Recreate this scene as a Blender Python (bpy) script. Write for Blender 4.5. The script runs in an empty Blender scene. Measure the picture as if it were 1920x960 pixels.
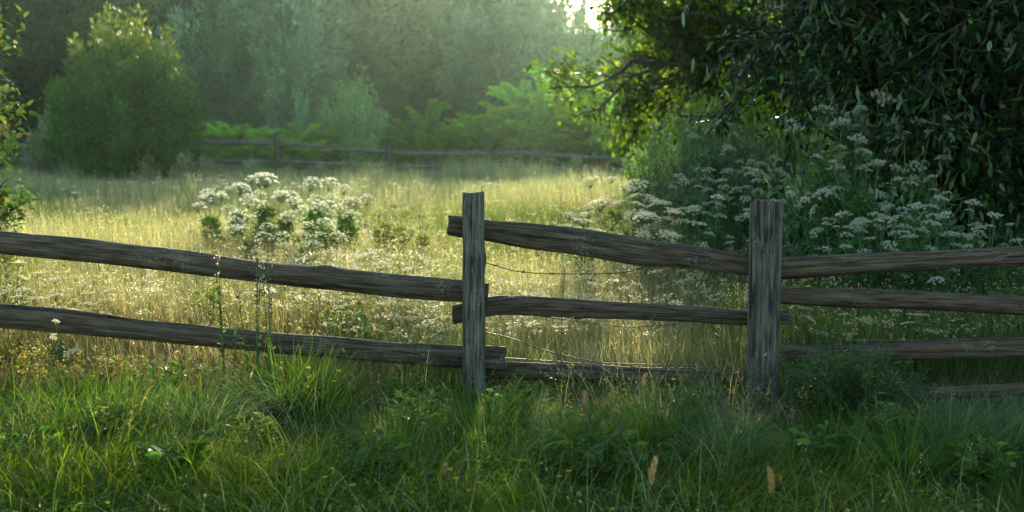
import bpy, math
import numpy as np
from mathutils import Vector, Matrix

RNG = np.random.default_rng(7)
SC = bpy.context.scene
COL = SC.collection
TAU = math.tau

# ------------------------------------------------------------------ camera model
F = 2318.0
PITCH = math.atan(265.0 / F)
CAMZ = 1.74
cp, sp = math.cos(PITCH), math.sin(PITCH)

def at(px, py, Y):
    """world point seen at photo pixel (px,py) standing at world distance Y"""
    a = (px - 960) / F
    u = -(py - 480) / F
    dx, dy, dz = a, cp + u * sp, -sp + u * cp
    k = Y / dy
    return np.array([dx * k, Y, CAMZ + dz * k])

def xat(px, Y, z=0.5):
    """world x of photo column px at distance Y"""
    return (px - 960) / F * (Y * cp + (CAMZ - z) * sp)

def mpp(Y):
    return Y / F

# ------------------------------------------------------------------ noise helpers
def _hash(ix, iy, s):
    v = np.sin(ix * 127.1 + iy * 311.7 + s * 74.7) * 43758.5453
    return v - np.floor(v)

def vnoise(x, y, s=0):
    x = np.asarray(x, float); y = np.asarray(y, float)
    ix, iy = np.floor(x), np.floor(y)
    fx, fy = x - ix, y - iy
    fx = fx * fx * (3 - 2 * fx); fy = fy * fy * (3 - 2 * fy)
    a = _hash(ix, iy, s); b = _hash(ix + 1, iy, s)
    c = _hash(ix, iy + 1, s); d = _hash(ix + 1, iy + 1, s)
    return (a * (1 - fx) + b * fx) * (1 - fy) + (c * (1 - fx) + d * fx) * fy

def fbm(x, y, s=0, o=3):
    t = 0; a = 0.5; n = 0
    for i in range(o):
        t = t + a * vnoise(x * 2 ** i, y * 2 ** i, s + i * 3.1); n += a; a *= 0.5
    return t / n

def sstep(a, b, x):
    t = np.clip((np.asarray(x, float) - a) / (b - a), 0, 1)
    return t * t * (3 - 2 * t)

def terrain(x, y):
    x = np.asarray(x, float); y = np.asarray(y, float)
    z = (fbm(x * 0.35 + 11, y * 0.35, 5) - 0.5) * 0.10 + (fbm(x * 1.7, y * 1.7 + 3, 8) - 0.5) * 0.05
    z = z + np.clip(y - 42, 0, 200) * 0.012
    return z

# ------------------------------------------------------------------ mesh building
class Buf:
    """collects vertices, faces (3 or 4 corners), a colour and a uv per vertex"""
    def __init__(s):
        s.v = []; s.c = []; s.q = []; s.t = []; s.uv = []; s.n = 0
    def add(s, v, col, quads=None, tris=None, uv=None):
        v = np.asarray(v, float).reshape(-1, 3)
        c = np.broadcast_to(np.asarray(col, float), (len(v), 3))
        s.v.append(v); s.c.append(c)
        s.uv.append(np.zeros((len(v), 2)) if uv is None else np.asarray(uv, float).reshape(-1, 2))
        if quads is not None and len(quads): s.q.append(np.asarray(quads).reshape(-1, 4) + s.n)
        if tris is not None and len(tris): s.t.append(np.asarray(tris).reshape(-1, 3) + s.n)
        s.n += len(v)
    def build(s, name, mat, parent=None, smooth=False):
        me = bpy.data.meshes.new(name)
        v = np.concatenate(s.v); c = np.concatenate(s.c); uv = np.concatenate(s.uv)
        q = np.concatenate(s.q) if s.q else np.zeros((0, 4), int)
        t = np.concatenate(s.t) if s.t else np.zeros((0, 3), int)
        li = np.concatenate([q.ravel(), t.ravel()]).astype(np.int32)
        lt = np.concatenate([np.full(len(q), 4), np.full(len(t), 3)]).astype(np.int32)
        ls = np.concatenate([[0], np.cumsum(lt)[:-1]]).astype(np.int32)
        me.vertices.add(len(v)); me.vertices.foreach_set('co', v.astype(np.float32).ravel())
        me.loops.add(len(li)); me.loops.foreach_set('vertex_index', li)
        me.polygons.add(len(lt)); me.polygons.foreach_set('loop_start', ls); me.polygons.foreach_set('loop_total', lt)
        if smooth: me.polygons.foreach_set('use_smooth', np.ones(len(lt), bool))
        ca = me.color_attributes.new('Col', 'FLOAT_COLOR', 'POINT')
        ca.data.foreach_set('color', np.concatenate([c, np.ones((len(c), 1))], 1).astype(np.float32).ravel())
        if uv.any():
            ul = me.uv_layers.new(name='UVMap')
            ul.data.foreach_set('uv', uv[li].astype(np.float32).ravel())
        me.update(calc_edges=True)
        me.materials.append(mat)
        o = bpy.data.objects.new(name, me); COL.objects.link(o)
        if parent is not None: o.parent = parent
        return o

def nrm(a):
    return a / np.maximum(np.linalg.norm(a, axis=-1, keepdims=True), 1e-9)

def jitter_col(rng, base, n, var=0.25, mixto=None, p=0.0):
    base = np.asarray(base, float)
    c = base[None, :] * np.exp(rng.normal(0, var, (n, 1))) * np.exp(rng.normal(0, var * 0.25, (n, 3)))
    if mixto is not None:
        m = (rng.random(n) < p)[:, None] * rng.random((n, 1))
        c = c * (1 - m) + np.asarray(mixto)[None, :] * m
    return np.clip(c, 0.002, 0.9)

def add_leaves(buf, rng, pos, d, length, width, col, nvec=None, fold=0.25, simple=False):
    """leaves: pos base, d direction, length & width arrays; folded along the midrib"""
    n = len(pos)
    if n == 0: return
    d = nrm(d)
    r = rng.normal(size=(n, 3)) if nvec is None else nvec + rng.normal(size=(n, 3)) * 0.45
    side = nrm(np.cross(d, r)); up = nrm(np.cross(side, d))
    L = np.broadcast_to(np.asarray(length, float), (n,))[:, None]
    W = np.broadcast_to(np.asarray(width, float), (n,))[:, None] * 0.5
    col = np.asarray(col)
    if simple:
        v = np.stack([pos, pos + d * L * .45 + side * W + up * W * fold, pos + d * L, pos + d * L * .45 - side * W + up * W * fold], 1)
        k = np.arange(n)[:, None] * 4
        f = k + np.array([[0, 1, 2, 3]])
        buf.add(v, np.repeat(col, 4, 0) if col.ndim == 2 else col, quads=f)
    else:
        cv = (rng.normal(0, 0.10, (n, 1)) - 0.08) * L
        tip = pos + d * L + up * cv
        v = np.stack([pos,
                      pos + d * L * .28 + side * W * .85 + up * W * fold,
                      pos + d * L * .62 + side * W * .8 + up * (W * fold + cv * .4),
                      tip,
                      pos + d * L * .62 - side * W * .8 + up * (W * fold + cv * .4),
                      pos + d * L * .28 - side * W * .85 + up * W * fold], 1)
        k = np.arange(n)[:, None] * 6
        f = np.concatenate([k + np.array([[0, 1, 2, 3]]), k + np.array([[0, 3, 4, 5]])], 0)
        buf.add(v, np.repeat(col, 6, 0) if col.ndim == 2 else col, quads=f)

def add_blades(buf, rng, root, h, az, lean, bend, width, col, segs=3, flat=0.0, tipcol=None, wander=0.0):
    """grass blades; lean: angle from vertical at the root, bend: extra angle by the tip"""
    n = len(root)
    if n == 0: return
    h = np.broadcast_to(h, (n,)); lean = np.broadcast_to(lean, (n,)); bend = np.broadcast_to(bend, (n,)); width = np.broadcast_to(width, (n,))
    hd = np.stack([np.cos(az), np.sin(az), np.zeros(n)], 1)
    sa = az + math.pi / 2 + rng.normal(0, .6, n)
    side = np.stack([np.cos(sa), np.sin(sa), np.zeros(n)], 1)
    p = root.copy(); V = []
    step = (h / segs)[:, None]
    aw = rng.normal(0, 1, n) * wander
    for i in range(segs + 1):
        t = i / segs
        w = (width * (1 - t) ** 0.7 * 0.5 + 0.0002)[:, None]
        if i < segs:
            V += [p - side * w, p + side * w]
        else:
            V += [p]
        th = lean + bend * ((i + .5) / segs) ** 1.3
        ca, sa2 = np.cos(aw * t), np.sin(aw * t)
        hh = np.stack([hd[:, 0] * ca - hd[:, 1] * sa2, hd[:, 0] * sa2 + hd[:, 1] * ca, hd[:, 2]], 1)
        p = p + (hh * np.sin(th)[:, None] + np.array([0, 0, 1.0]) * np.cos(th)[:, None]) * step
        p[:, 2] = np.maximum(p[:, 2], root[:, 2] + .004)
    m = 2 * segs + 1
    v = np.stack(V, 1)
    k = np.arange(n)[:, None] * m
    q = [k + np.array([[2 * i, 2 * i + 1, 2 * i + 3, 2 * i + 2]]) for i in range(segs - 1)]
    t = k + np.array([[2 * segs - 2, 2 * segs - 1, 2 * segs]])
    c = np.repeat(col[:, None, :], m, 1)
    if tipcol is not None:
        tt = (np.arange(m) // 2 / segs)[None, :, None] ** 2
        c = c * (1 - tt) + tipcol[:, None, :] * tt
    buf.add(v, c.reshape(-1, 3), quads=np.concatenate(q, 0) if q else None, tris=t)
    return v[:, -1]

def add_tube(buf, path, rad, col, sides=6, cap=True, uvs=1.0):
    P = np.asarray(path, float); n = len(P)
    R = np.broadcast_to(np.asarray(rad, float), (n,))
    T = nrm(np.gradient(P, axis=0))
    ref = np.array([0, 0, 1.0]) if abs(T[0][2]) < .8 else np.array([1.0, 0, 0])
    a = nrm(np.cross(T, ref)); b = np.cross(T, a)
    ang = np.linspace(0, TAU, sides, endpoint=False)
    v = P[:, None, :] + R[:, None, None] * (a[:, None, :] * np.cos(ang)[None, :, None] + b[:, None, :] * np.sin(ang)[None, :, None])
    i = np.arange(n - 1)[:, None]; j = np.arange(sides)[None, :]
    q = np.stack([i * sides + j, i * sides + (j + 1) % sides, (i + 1) * sides + (j + 1) % sides, (i + 1) * sides + j], -1).reshape(-1, 4)
    s = np.concatenate([[0], np.cumsum(np.linalg.norm(np.diff(P, axis=0), axis=1))])
    uv = np.stack([np.repeat(s * uvs, sides), np.tile(ang / TAU, n)], 1) + .001
    c = np.asarray(col, float)
    if c.ndim == 2: c = np.repeat(c, sides, 0)
    tr = None
    if cap and sides > 3:
        tr = np.array([[(n - 1) * sides, (n - 1) * sides + k, (n - 1) * sides + k + 1] for k in range(1, sides - 1)])
    buf.add(v, c, quads=q, tris=tr, uv=uv)

# ------------------------------------------------------------------ materials
def new_mat(name):
    m = bpy.data.materials.new(name); m.use_nodes = True
    nt = m.node_tree; nt.nodes.clear()
    out = nt.nodes.new('ShaderNodeOutputMaterial')
    return m, nt, out

def leaf_mat(name, trans=0.45, rough=0.5, spec=0.35, tint=(1.5, 1.45, 0.6), objvar=0.25):
    m, nt, out = new_mat(name)
    at_ = nt.nodes.new('ShaderNodeAttribute'); at_.attribute_name = 'Col'
    oi = nt.nodes.new('ShaderNodeObjectInfo')
    mr = nt.nodes.new('ShaderNodeMapRange'); mr.inputs['To Min'].default_value = 1 - objvar; mr.inputs['To Max'].default_value = 1 + objvar
    nt.links.new(oi.outputs['Random'], mr.inputs['Value'])
    hs = nt.nodes.new('ShaderNodeHueSaturation')
    nt.links.new(at_.outputs['Color'], hs.inputs['Color']); nt.links.new(mr.outputs['Result'], hs.inputs['Value'])
    pr = nt.nodes.new('ShaderNodeBsdfPrincipled')
    pr.inputs['Roughness'].default_value = rough; pr.inputs['Specular IOR Level'].default_value = spec
    nt.links.new(hs.outputs['Color'], pr.inputs['Base Color'])
    mul = nt.nodes.new('ShaderNodeMix'); mul.data_type = 'RGBA'; mul.blend_type = 'MULTIPLY'; mul.inputs['Factor'].default_value = 1
    mul.inputs['B'].default_value = (*tint, 1)
    nt.links.new(hs.outputs['Color'], mul.inputs['A'])
    tr = nt.nodes.new('ShaderNodeBsdfTranslucent'); nt.links.new(mul.outputs['Result'], tr.inputs['Color'])
    mx = nt.nodes.new('ShaderNodeMixShader'); mx.inputs['Fac'].default_value = trans
    nt.links.new(pr.outputs[0], mx.inputs[1]); nt.links.new(tr.outputs[0], mx.inputs[2])
    nt.links.new(mx.outputs[0], out.inputs['Surface'])
    return m

def bark_mat(name, scale=(6, 40), rough=0.85, contrast=0.6, bump=0.6, cracks=False):
    """weathered wood or bark: grain runs along u, colour from the vertex colour"""
    m, nt, out = new_mat(name)
    N = nt.nodes.new; L = nt.links.new
    at_ = N('ShaderNodeAttribute'); at_.attribute_name = 'Col'
    uv = N('ShaderNodeUVMap')
    oi = N('ShaderNodeObjectInfo')
    mp = N('ShaderNodeMapping'); mp.inputs['Scale'].default_value = (scale[0], scale[1], 1)
    L(uv.outputs['UV'], mp.inputs['Vector'])
    cx = N('ShaderNodeCombineXYZ'); L(oi.outputs['Random'], cx.inputs['Z'])
    sc = N('ShaderNodeVectorMath'); sc.operation = 'SCALE'; sc.inputs['Scale'].default_value = 40
    L(cx.outputs[0], sc.inputs[0])
    ad = N('ShaderNodeVectorMath'); ad.operation = 'ADD'; L(mp.outputs[0], ad.inputs[0]); L(sc.outputs[0], ad.inputs[1])
    n1 = N('ShaderNodeTexNoise'); n1.inputs['Scale'].default_value = 1.0; n1.inputs['Detail'].default_value = 6; n1.inputs['Roughness'].default_value = .65
    L(ad.outputs[0], n1.inputs['Vector'])
    mp2 = N('ShaderNodeMapping'); mp2.inputs['Scale'].default_value = (3, 6, 1); L(uv.outputs['UV'], mp2.inputs['Vector'])
    n2 = N('ShaderNodeTexNoise'); n2.inputs['Scale'].default_value = 1.5; n2.inputs['Detail'].default_value = 3; L(mp2.outputs[0], n2.inputs['Vector'])
    cr = N('ShaderNodeMapRange'); cr.inputs['From Min'].default_value = .32; cr.inputs['From Max'].default_value = .68
    cr.inputs['To Min'].default_value = 1 - contrast; cr.inputs['To Max'].default_value = 1 + contrast * .75
    L(n1.outputs['Fac'], cr.inputs['Value'])
    c2 = N('ShaderNodeMapRange'); c2.inputs['From Min'].default_value = .3; c2.inputs['From Max'].default_value = .7; c2.inputs['To Min'].default_value = .7; c2.inputs['To Max'].default_value = 1.3
    L(n2.outputs['Fac'], c2.inputs['Value'])
    mu = N('ShaderNodeMath'); mu.operation = 'MULTIPLY'; L(cr.outputs[0], mu.inputs[0]); L(c2.outputs[0], mu.inputs[1])
    vs = N('ShaderNodeVectorMath'); vs.operation = 'SCALE'; L(at_.outputs['Color'], vs.inputs[0]); L(mu.outputs[0], vs.inputs['Scale'])
    if cracks:      # thin dark drying cracks along the grain
        mp3 = N('ShaderNodeMapping'); mp3.inputs['Scale'].default_value = (.9, 11, 1); L(uv.outputs['UV'], mp3.inputs['Vector'])
        ad3 = N('ShaderNodeVectorMath'); ad3.operation = 'ADD'; L(mp3.outputs[0], ad3.inputs[0]); L(sc.outputs[0], ad3.inputs[1])
        nk = N('ShaderNodeTexNoise'); nk.inputs['Scale'].default_value = 1.0; nk.inputs['Detail'].default_value = 4; nk.inputs['Roughness'].default_value = .55; L(ad3.outputs[0], nk.inputs['Vector'])
        s1 = N('ShaderNodeMath'); s1.operation = 'SUBTRACT'; s1.inputs[1].default_value = .5; L(nk.outputs['Fac'], s1.inputs[0])
        s2 = N('ShaderNodeMath'); s2.operation = 'ABSOLUTE'; L(s1.outputs[0], s2.inputs[0])
        s3 = N('ShaderNodeMapRange'); s3.inputs['From Min'].default_value = .004; s3.inputs['From Max'].default_value = .022; s3.inputs['To Min'].default_value = .18; s3.inputs['To Max'].default_value = 1.0; L(s2.outputs[0], s3.inputs['Value'])
        v2 = N('ShaderNodeVectorMath'); v2.operation = 'SCALE'; L(vs.outputs[0], v2.inputs[0]); L(s3.outputs[0], v2.inputs['Scale'])
        vs = v2
    # green algae patches
    mx = N('ShaderNodeMix'); mx.data_type = 'RGBA'; mx.inputs['B'].default_value = (.06, .085, .05, 1)
    al = N('ShaderNodeMapRange'); al.inputs['From Min'].default_value = .5; al.inputs['From Max'].default_value = .8; al.inputs['To Max'].default_value = .55
    L(n2.outputs['Fac'], al.inputs['Value']); L(al.outputs[0], mx.inputs['Factor']); L(vs.outputs[0], mx.inputs['A'])
    # pale crusty lichen in small spots
    tc = N('ShaderNodeTexCoord')
    n3 = N('ShaderNodeTexNoise'); n3.inputs['Scale'].default_value = 70; n3.inputs['Detail'].default_value = 4; L(tc.outputs['Object'], n3.inputs['Vector'])
    n4 = N('ShaderNodeTexNoise'); n4.inputs['Scale'].default_value = 5; n4.inputs['Detail'].default_value = 2; L(tc.outputs['Object'], n4.inputs['Vector'])
    sm = N('ShaderNodeMath'); sm.operation = 'MULTIPLY'; L(n3.outputs['Fac'], sm.inputs[0]); L(n4.outputs['Fac'], sm.inputs[1])
    l3 = N('ShaderNodeMapRange'); l3.inputs['From Min'].default_value = .355; l3.inputs['From Max'].default_value = .40; l3.inputs['To Max'].default_value = .5; L(sm.outputs[0], l3.inputs['Value'])
    mx3 = N('ShaderNodeMix'); mx3.data_type = 'RGBA'; mx3.inputs['B'].default_value = (.17, .19, .15, 1); L(l3.outputs[0], mx3.inputs['Factor']); L(mx.outputs['Result'], mx3.inputs['A'])
    pr = N('ShaderNodeBsdfPrincipled'); pr.inputs['Roughness'].default_value = rough; pr.inputs['Specular IOR Level'].default_value = .25
    L(mx3.outputs['Result'], pr.inputs['Base Color'])
    bp = N('ShaderNodeBump'); bp.inputs['Strength'].default_value = bump; bp.inputs['Distance'].default_value = .008
    L(n1.outputs['Fac'], bp.inputs['Height']); L(bp.outputs[0], pr.inputs['Normal'])
    L(pr.outputs[0], out.inputs['Surface'])
    return m

M_GRASS = leaf_mat('grass_blades', trans=.45, rough=.7, spec=.06, tint=(1.7, 1.55, .45), objvar=0)
M_DRY = leaf_mat('dry_grass_blades', trans=.5, rough=.7, spec=.08, tint=(1.15, 1.08, .70), objvar=0)
M_LEAF = leaf_mat('broad_leaves', trans=.4, rough=.55, spec=.18, tint=(1.6, 1.6, .45))
M_GLOSS = leaf_mat('glossy_leaves', trans=.25, rough=.28, spec=.35, tint=(1.6, 1.7, .5), objvar=.1)
M_FAR = leaf_mat('woodland_leaves', trans=.3, rough=.6, spec=.25, tint=(1.4, 1.4, .6), objvar=.3)
M_SUN = leaf_mat('backlit_leaves', trans=.6, rough=.5, spec=.25, tint=(2.0, 1.85, .4))  # stronger yellow tint: backlight put into the leaf colour
M_PETAL = leaf_mat('white_petals', trans=.52, rough=.6, spec=.2, tint=(1.0, 1.0, .9), objvar=.05)
M_STEM = leaf_mat('plant_stems', trans=.15, rough=.6, spec=.25, objvar=.15)
M_WOOD = bark_mat('weathered_fence_wood', scale=(4.5, 46), contrast=.85, bump=1.0, cracks=True)
M_BARK = bark_mat('tree_bark', scale=(5, 14), contrast=.5, bump=.9)

def metal_mat(name, col, rough):
    m, nt, out = new_mat(name)
    pr = nt.nodes.new('ShaderNodeBsdfPrincipled'); pr.inputs['Metallic'].default_value = .6; pr.inputs['Roughness'].default_value = rough
    nz = nt.nodes.new('ShaderNodeTexNoise'); nz.inputs['Scale'].default_value = 60
    mx = nt.nodes.new('ShaderNodeMix'); mx.data_type = 'RGBA'; mx.inputs['A'].default_value = (*col, 1); mx.inputs['B'].default_value = (.10, .045, .02, 1)
    nt.links.new(nz.outputs['Fac'], mx.inputs['Factor']); nt.links.new(mx.outputs['Result'], pr.inputs['Base Color'])
    nt.links.new(pr.outputs[0], out.inputs['Surface'])
    return m
M_WIRE = metal_mat('rusty_wire', (.09, .075, .06), .6)

# ------------------------------------------------------------------ naming helpers
def empty(name, loc, rz=0.0, scale=1.0):
    o = bpy.data.objects.new(name, None); COL.objects.link(o)
    o.location = tuple(float(c) for c in loc); o.rotation_euler = (0, 0, rz); o.scale = (scale,) * 3
    o.empty_display_size = .2
    return o

def tag(o, label, cat, group=None, kind=None):
    o['label'] = label; o['category'] = cat
    if group: o['group'] = group
    if kind: o['kind'] = kind
    return o

def copy_tree(o, parent=None):
    c = o.copy(); COL.objects.link(c)
    if parent is not None: c.parent = parent
    for ch in list(o.children): copy_tree(ch, c)
    return c

class Proto:
    """first use takes the built thing itself, later uses are copies with their own parts"""
    def __init__(s, maker): s.maker = maker; s.o = None
    def place(s, loc, rz, scale, label, cat, group):
        if s.o is None:
            s.o = s.maker(); o = s.o
        else:
            o = copy_tree(s.o)
        o.location = tuple(float(c) for c in loc); o.rotation_euler = (0, 0, rz); o.scale = (scale,) * 3 if np.isscalar(scale) else scale
        return tag(o, label, cat, group)

ORD = ['leftmost', 'second from the left', 'third from the left', 'fourth from the left', 'fifth from the left', 'sixth from the left', 'seventh from the left',
       'eighth from the left', 'ninth from the left', 'tenth from the left', 'eleventh from the left', 'twelfth from the left', 'thirteenth from the left', 'fourteenth from the left']

# ------------------------------------------------------------------ ground
def build_ground():
    xs = np.concatenate([np.linspace(-260, -14, 40), np.linspace(-13.5, 13.5, 136), np.linspace(14, 260, 40)])
    ys = np.concatenate([np.linspace(-60, 2, 20), np.linspace(2.4, 14, 70), np.linspace(14.5, 60, 90), np.linspace(62, 400, 40)])
    X, Y = np.meshgrid(xs, ys)
    Z = terrain(X, Y)
    nx, ny = len(xs), len(ys)
    i = np.arange(ny - 1)[:, None]; j = np.arange(nx - 1)[None, :]
    q = np.stack([i * nx + j, i * nx + j + 1, (i + 1) * nx + j + 1, (i + 1) * nx + j], -1).reshape(-1, 4)
    b = Buf(); b.add(np.stack([X, Y, Z], -1), (.05, .05, .02), quads=q)
    m, nt, out = new_mat('meadow_soil')
    N = nt.nodes.new; L = nt.links.new
    tc = N('ShaderNodeTexCoord')
    n1 = N('ShaderNodeTexNoise'); n1.inputs['Scale'].default_value = .9; n1.inputs['Detail'].default_value = 8; L(tc.outputs['Object'], n1.inputs['Vector'])
    n2 = N('ShaderNodeTexNoise'); n2.inputs['Scale'].default_value = 25; n2.inputs['Detail'].default_value = 6; L(tc.outputs['Object'], n2.inputs['Vector'])
    cr = N('ShaderNodeValToRGB')
    cr.color_ramp.elements[0].position = .35; cr.color_ramp.elements[0].color = (.028, .035, .012, 1)
    cr.color_ramp.elements[1].position = .7; cr.color_ramp.elements[1].color = (.10, .085, .035, 1)
    L(n1.outputs['Fac'], cr.inputs['Fac'])
    mr = N('ShaderNodeMapRange'); mr.inputs['To Min'].default_value = .4; mr.inputs['To Max'].default_value = 1.5; L(n2.outputs['Fac'], mr.inputs['Value'])
    vs = N('ShaderNodeVectorMath'); vs.operation = 'SCALE'; L(cr.outputs['Color'], vs.inputs[0]); L(mr.outputs[0], vs.inputs['Scale'])
    pr = N('ShaderNodeBsdfPrincipled'); pr.inputs['Roughness'].default_value = .95; L(vs.outputs[0], pr.inputs['Base Color'])
    bp = N('ShaderNodeBump'); bp.inputs['Distance'].default_value = .05; bp.inputs['Strength'].default_value = .8; L(n2.outputs['Fac'], bp.inputs['Height']); L(bp.outputs[0], pr.inputs['Normal'])
    L(pr.outputs[0], out.inputs['Surface'])
    o = b.build('ground', m, smooth=True); o['kind'] = 'structure'
build_ground()

# ------------------------------------------------------------------ fences
WOODC = np.array([.080, .062, .036])

def log_mesh(buf, P, rv, rd, rng, along='x', sides=36, grooves=5, groove_depth=.16, knots=4, col=WOODC, rough=.065, square=0.0, endcut=.3, spots=()):
    """irregular log: P centre path (n,3); rv vertical half-thickness, rd depth half-thickness"""
    n = len(P)
    s = np.concatenate([[0], np.cumsum(np.linalg.norm(np.diff(P, axis=0), axis=1))])
    ang = np.linspace(0, TAU, sides, endpoint=False)
    A, S = np.meshgrid(ang, s)
    r = np.ones_like(A)
    if square:
        ca, sa = np.abs(np.cos(A)), np.abs(np.sin(A))
        sq = 1 / np.maximum(ca, sa)
        r = r * (1 - square) + np.minimum(sq, 1.28) * square
    c = np.broadcast_to(col, A.shape + (3,)).copy()
    off = rng.random() * 100
    r += (vnoise(A / TAU * 6 + off, S * 1.2 + off, 3) - .5) * rough * 2.2
    r += (vnoise(np.cos(A) * 2.5 + off, np.sin(A) * 2.5 + S * .25, 9) - .5) * rough * 3
    r += (vnoise(A * 7, S * 3 + off, 4) - .5) * rough * .8
    r += (vnoise(A / TAU * 34 + off, S * 1.6 + off, 14) - .5) * rough * 1.3 + (vnoise(A / TAU * 3 + off, S * 3.2 + off, 15) - .5) * rough * 1.6
    for g in range(grooves):
        a0 = rng.random() * TAU
        ac = a0 + (vnoise(S * .8 + g * 17, S * 0 + off, 2) - .5) * 1.0
        da = np.angle(np.exp(1j * (A - ac)))
        env = sstep(.25, .55, vnoise(S * .7 + g * 31 + off, S * 0 + 5, 6))
        if along == 'z' and g % 2 == 0: env = np.maximum(env, .7)
        w = .06 + .06 * rng.random()
        k = np.exp(-(da / w) ** 2) * env
        r -= k * groove_depth * (.4 + .6 * rng.random())
        c *= (1 - (.78 if along == 'z' else .6) * k)[..., None]
    for k in range(knots):
        a0 = rng.random() * TAU; s0 = s[0] + rng.random() * s[-1]
        da = np.angle(np.exp(1j * (A - a0)))
        dd = (da / .42) ** 2 + ((S - s0) / .055) ** 2
        r += .20 * np.exp(-dd); c *= (1 - .5 * np.exp(-dd * 2.5))[..., None]
    for (s0, a0, sa, ss) in spots:      # old knots facing one side
        dd = (np.angle(np.exp(1j * (A - a0))) / sa) ** 2 + ((S - s0) / ss) ** 2
        r -= .05 * np.exp(-dd); c *= (1 - .82 * np.exp(-dd))[..., None]
    rv = np.broadcast_to(rv, (n,)); rd = np.broadcast_to(rd, (n,))
    if along == 'x':
        T = nrm(np.gradient(P, axis=0))
        side = np.array([0, 1.0, 0]); up = nrm(np.cross(T, np.broadcast_to(side, T.shape)))
        up = np.where((up[:, 2] < 0)[:, None], -up, up)
        v = P[:, None, :] + (r * np.cos(A) * rd[:, None])[..., None] * side + (r * np.sin(A) * rv[:, None])[..., None] * up[:, None, :]
    else:
        v = P[:, None, :] + (r * np.cos(A) * rd[:, None])[..., None] * np.array([1.0, 0, 0]) + (r * np.sin(A) * rv[:, None])[..., None] * np.array([0, 1.0, 0])
    # saw-cut ends: uneven
    jag = (vnoise(ang * 1.3, ang * 0 + off, 1) - .5) * endcut * float(rv.mean())
    T = nrm(np.gradient(P, axis=0))
    v[0] += T[0] * jag[:, None]; v[-1] += T[-1] * jag[::-1][:, None]
    i = np.arange(n - 1)[:, None]; j = np.arange(sides)[None, :]
    q = np.stack([i * sides + j, i * sides + (j + 1) % sides, (i + 1) * sides + (j + 1) % sides, (i + 1) * sides + j], -1).reshape(-1, 4)
    uv = np.stack([S + off, A / TAU + .001], -1)
    buf.add(v, c.reshape(-1, 3), quads=q, uv=uv)
    for e, ring in ((0, v[0]), (-1, v[-1])):
        ce = ring.mean(0)
        sgn = 1 if e == 0 else -1
        rings = [ring, ce + (ring - ce) * .93 - T[e] * sgn * .004, ce + (ring - ce) * .45 - T[e] * sgn * .002, ce[None, :] + (ring - ce) * .05]
        vv = np.concatenate(rings)
        i = np.arange(3)[:, None]
        qq = np.stack([i * sides + j, i * sides + (j + 1) % sides, (i + 1) * sides + (j + 1) % sides, (i + 1) * sides + j], -1).reshape(-1, 4)
        uu = np.stack([vv[:, 0] * 3 + vv[:, 1] * 7, np.repeat([0, .25, .5, .75], sides)], 1)
        buf.add(vv, col * 1.1, quads=qq if e == 0 else qq[:, ::-1], uv=uu)

def rail_from_px(parent, stations, Y, seed, Y2=None, name='rail', n=110, **kw):
    st = np.array(stations, float)
    xs = np.linspace(st[0, 0], st[-1, 0], n)
    ker = np.ones(9) / 9
    def sm(a):
        v = np.interp(xs, st[:, 0], a); vp = np.pad(v, 4, mode='reflect', reflect_type='odd')
        return np.convolve(vp, ker, 'valid')
    yt, yb = sm(st[:, 1]), sm(st[:, 2])
    Ys = np.linspace(Y, Y if Y2 is None else Y2, n)
    P = np.array([at(x, (a + b) / 2, yy) for x, a, b, yy in zip(xs, yt, yb, Ys)])
    rv = (yb - yt) / 2 * mpp(Ys) * 1.0
    rng = np.random.default_rng(seed)
    b = Buf(); log_mesh(b, P, rv, rv * .92, rng, **kw)
    return b.build(name, M_WOOD, parent, smooth=True)

def post(parent, px, ytop, wpx, Y, seed, zbase=-.12, tilt=0.0, square=.5, flare=.12, n=70, sides=40, col=WOODC, **kw):
    top = at(px, ytop, Y)
    zs = np.linspace(zbase, top[2], n)
    t = (zs - zbase) / (top[2] - zbase)
    P = np.stack([top[0] + tilt * (t - 1), np.full(n, Y), zs], 1)
    r = wpx / 2 * mpp(Y)
    rr = r * (1 + flare * np.exp(-(zs - 0.0) / .12)) * (1 - .05 * t)
    rng = np.random.default_rng(seed)
    b = Buf(); log_mesh(b, P, rr, rr, rng, along='z', sides=sides, square=square, col=col, endcut=.45, **kw)
    return b.build('post', M_WOOD, parent, smooth=True)

def wire(parent, pts, Y, rad, name, barbs=0, seed=0, Ys=None):
    st = np.array(pts, float)
    n = 60
    # arc-length resample through a smoothed polyline
    d = np.concatenate([[0], np.cumsum(np.linalg.norm(np.diff(st[:, :2], axis=0), axis=1))])
    s = np.linspace(0, d[-1], n)
    x = np.interp(s, d, st[:, 0]); y = np.interp(s, d, st[:, 1])
    ker = np.ones(7) / 7
    x = np.convolve(np.pad(x, 3, mode='reflect', reflect_type='odd'), ker, 'valid'); y = np.convolve(np.pad(y, 3, mode='reflect', reflect_type='odd'), ker, 'valid')
    rng = np.random.default_rng(seed)
    P = np.array([at(a, c, Y + .015 * math.sin(i * .4)) for i, (a, c) in enumerate(zip(x, y))])
    b = Buf(); add_tube(b, P, rad, (.1, .08, .06), sides=6)
    for k in range(barbs):
        p = P[int((k + .5) / barbs * (n - 1))]
        for q in range(2):
            dv = nrm(rng.normal(size=3)) * .022
            add_tube(b, [p - dv, p - dv * .1, p + dv * .1, p + dv], [.0006, .0022, .0022, .0006], (.1, .08, .06), sides=5)
        add_tube(b, [p - np.array([.011, 0, 0]), p, p + np.array([.011, 0, 0])], [.005, .0062, .005], (.1, .08, .06), sides=6)
    return b.build(name, M_WIRE, parent)

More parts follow.
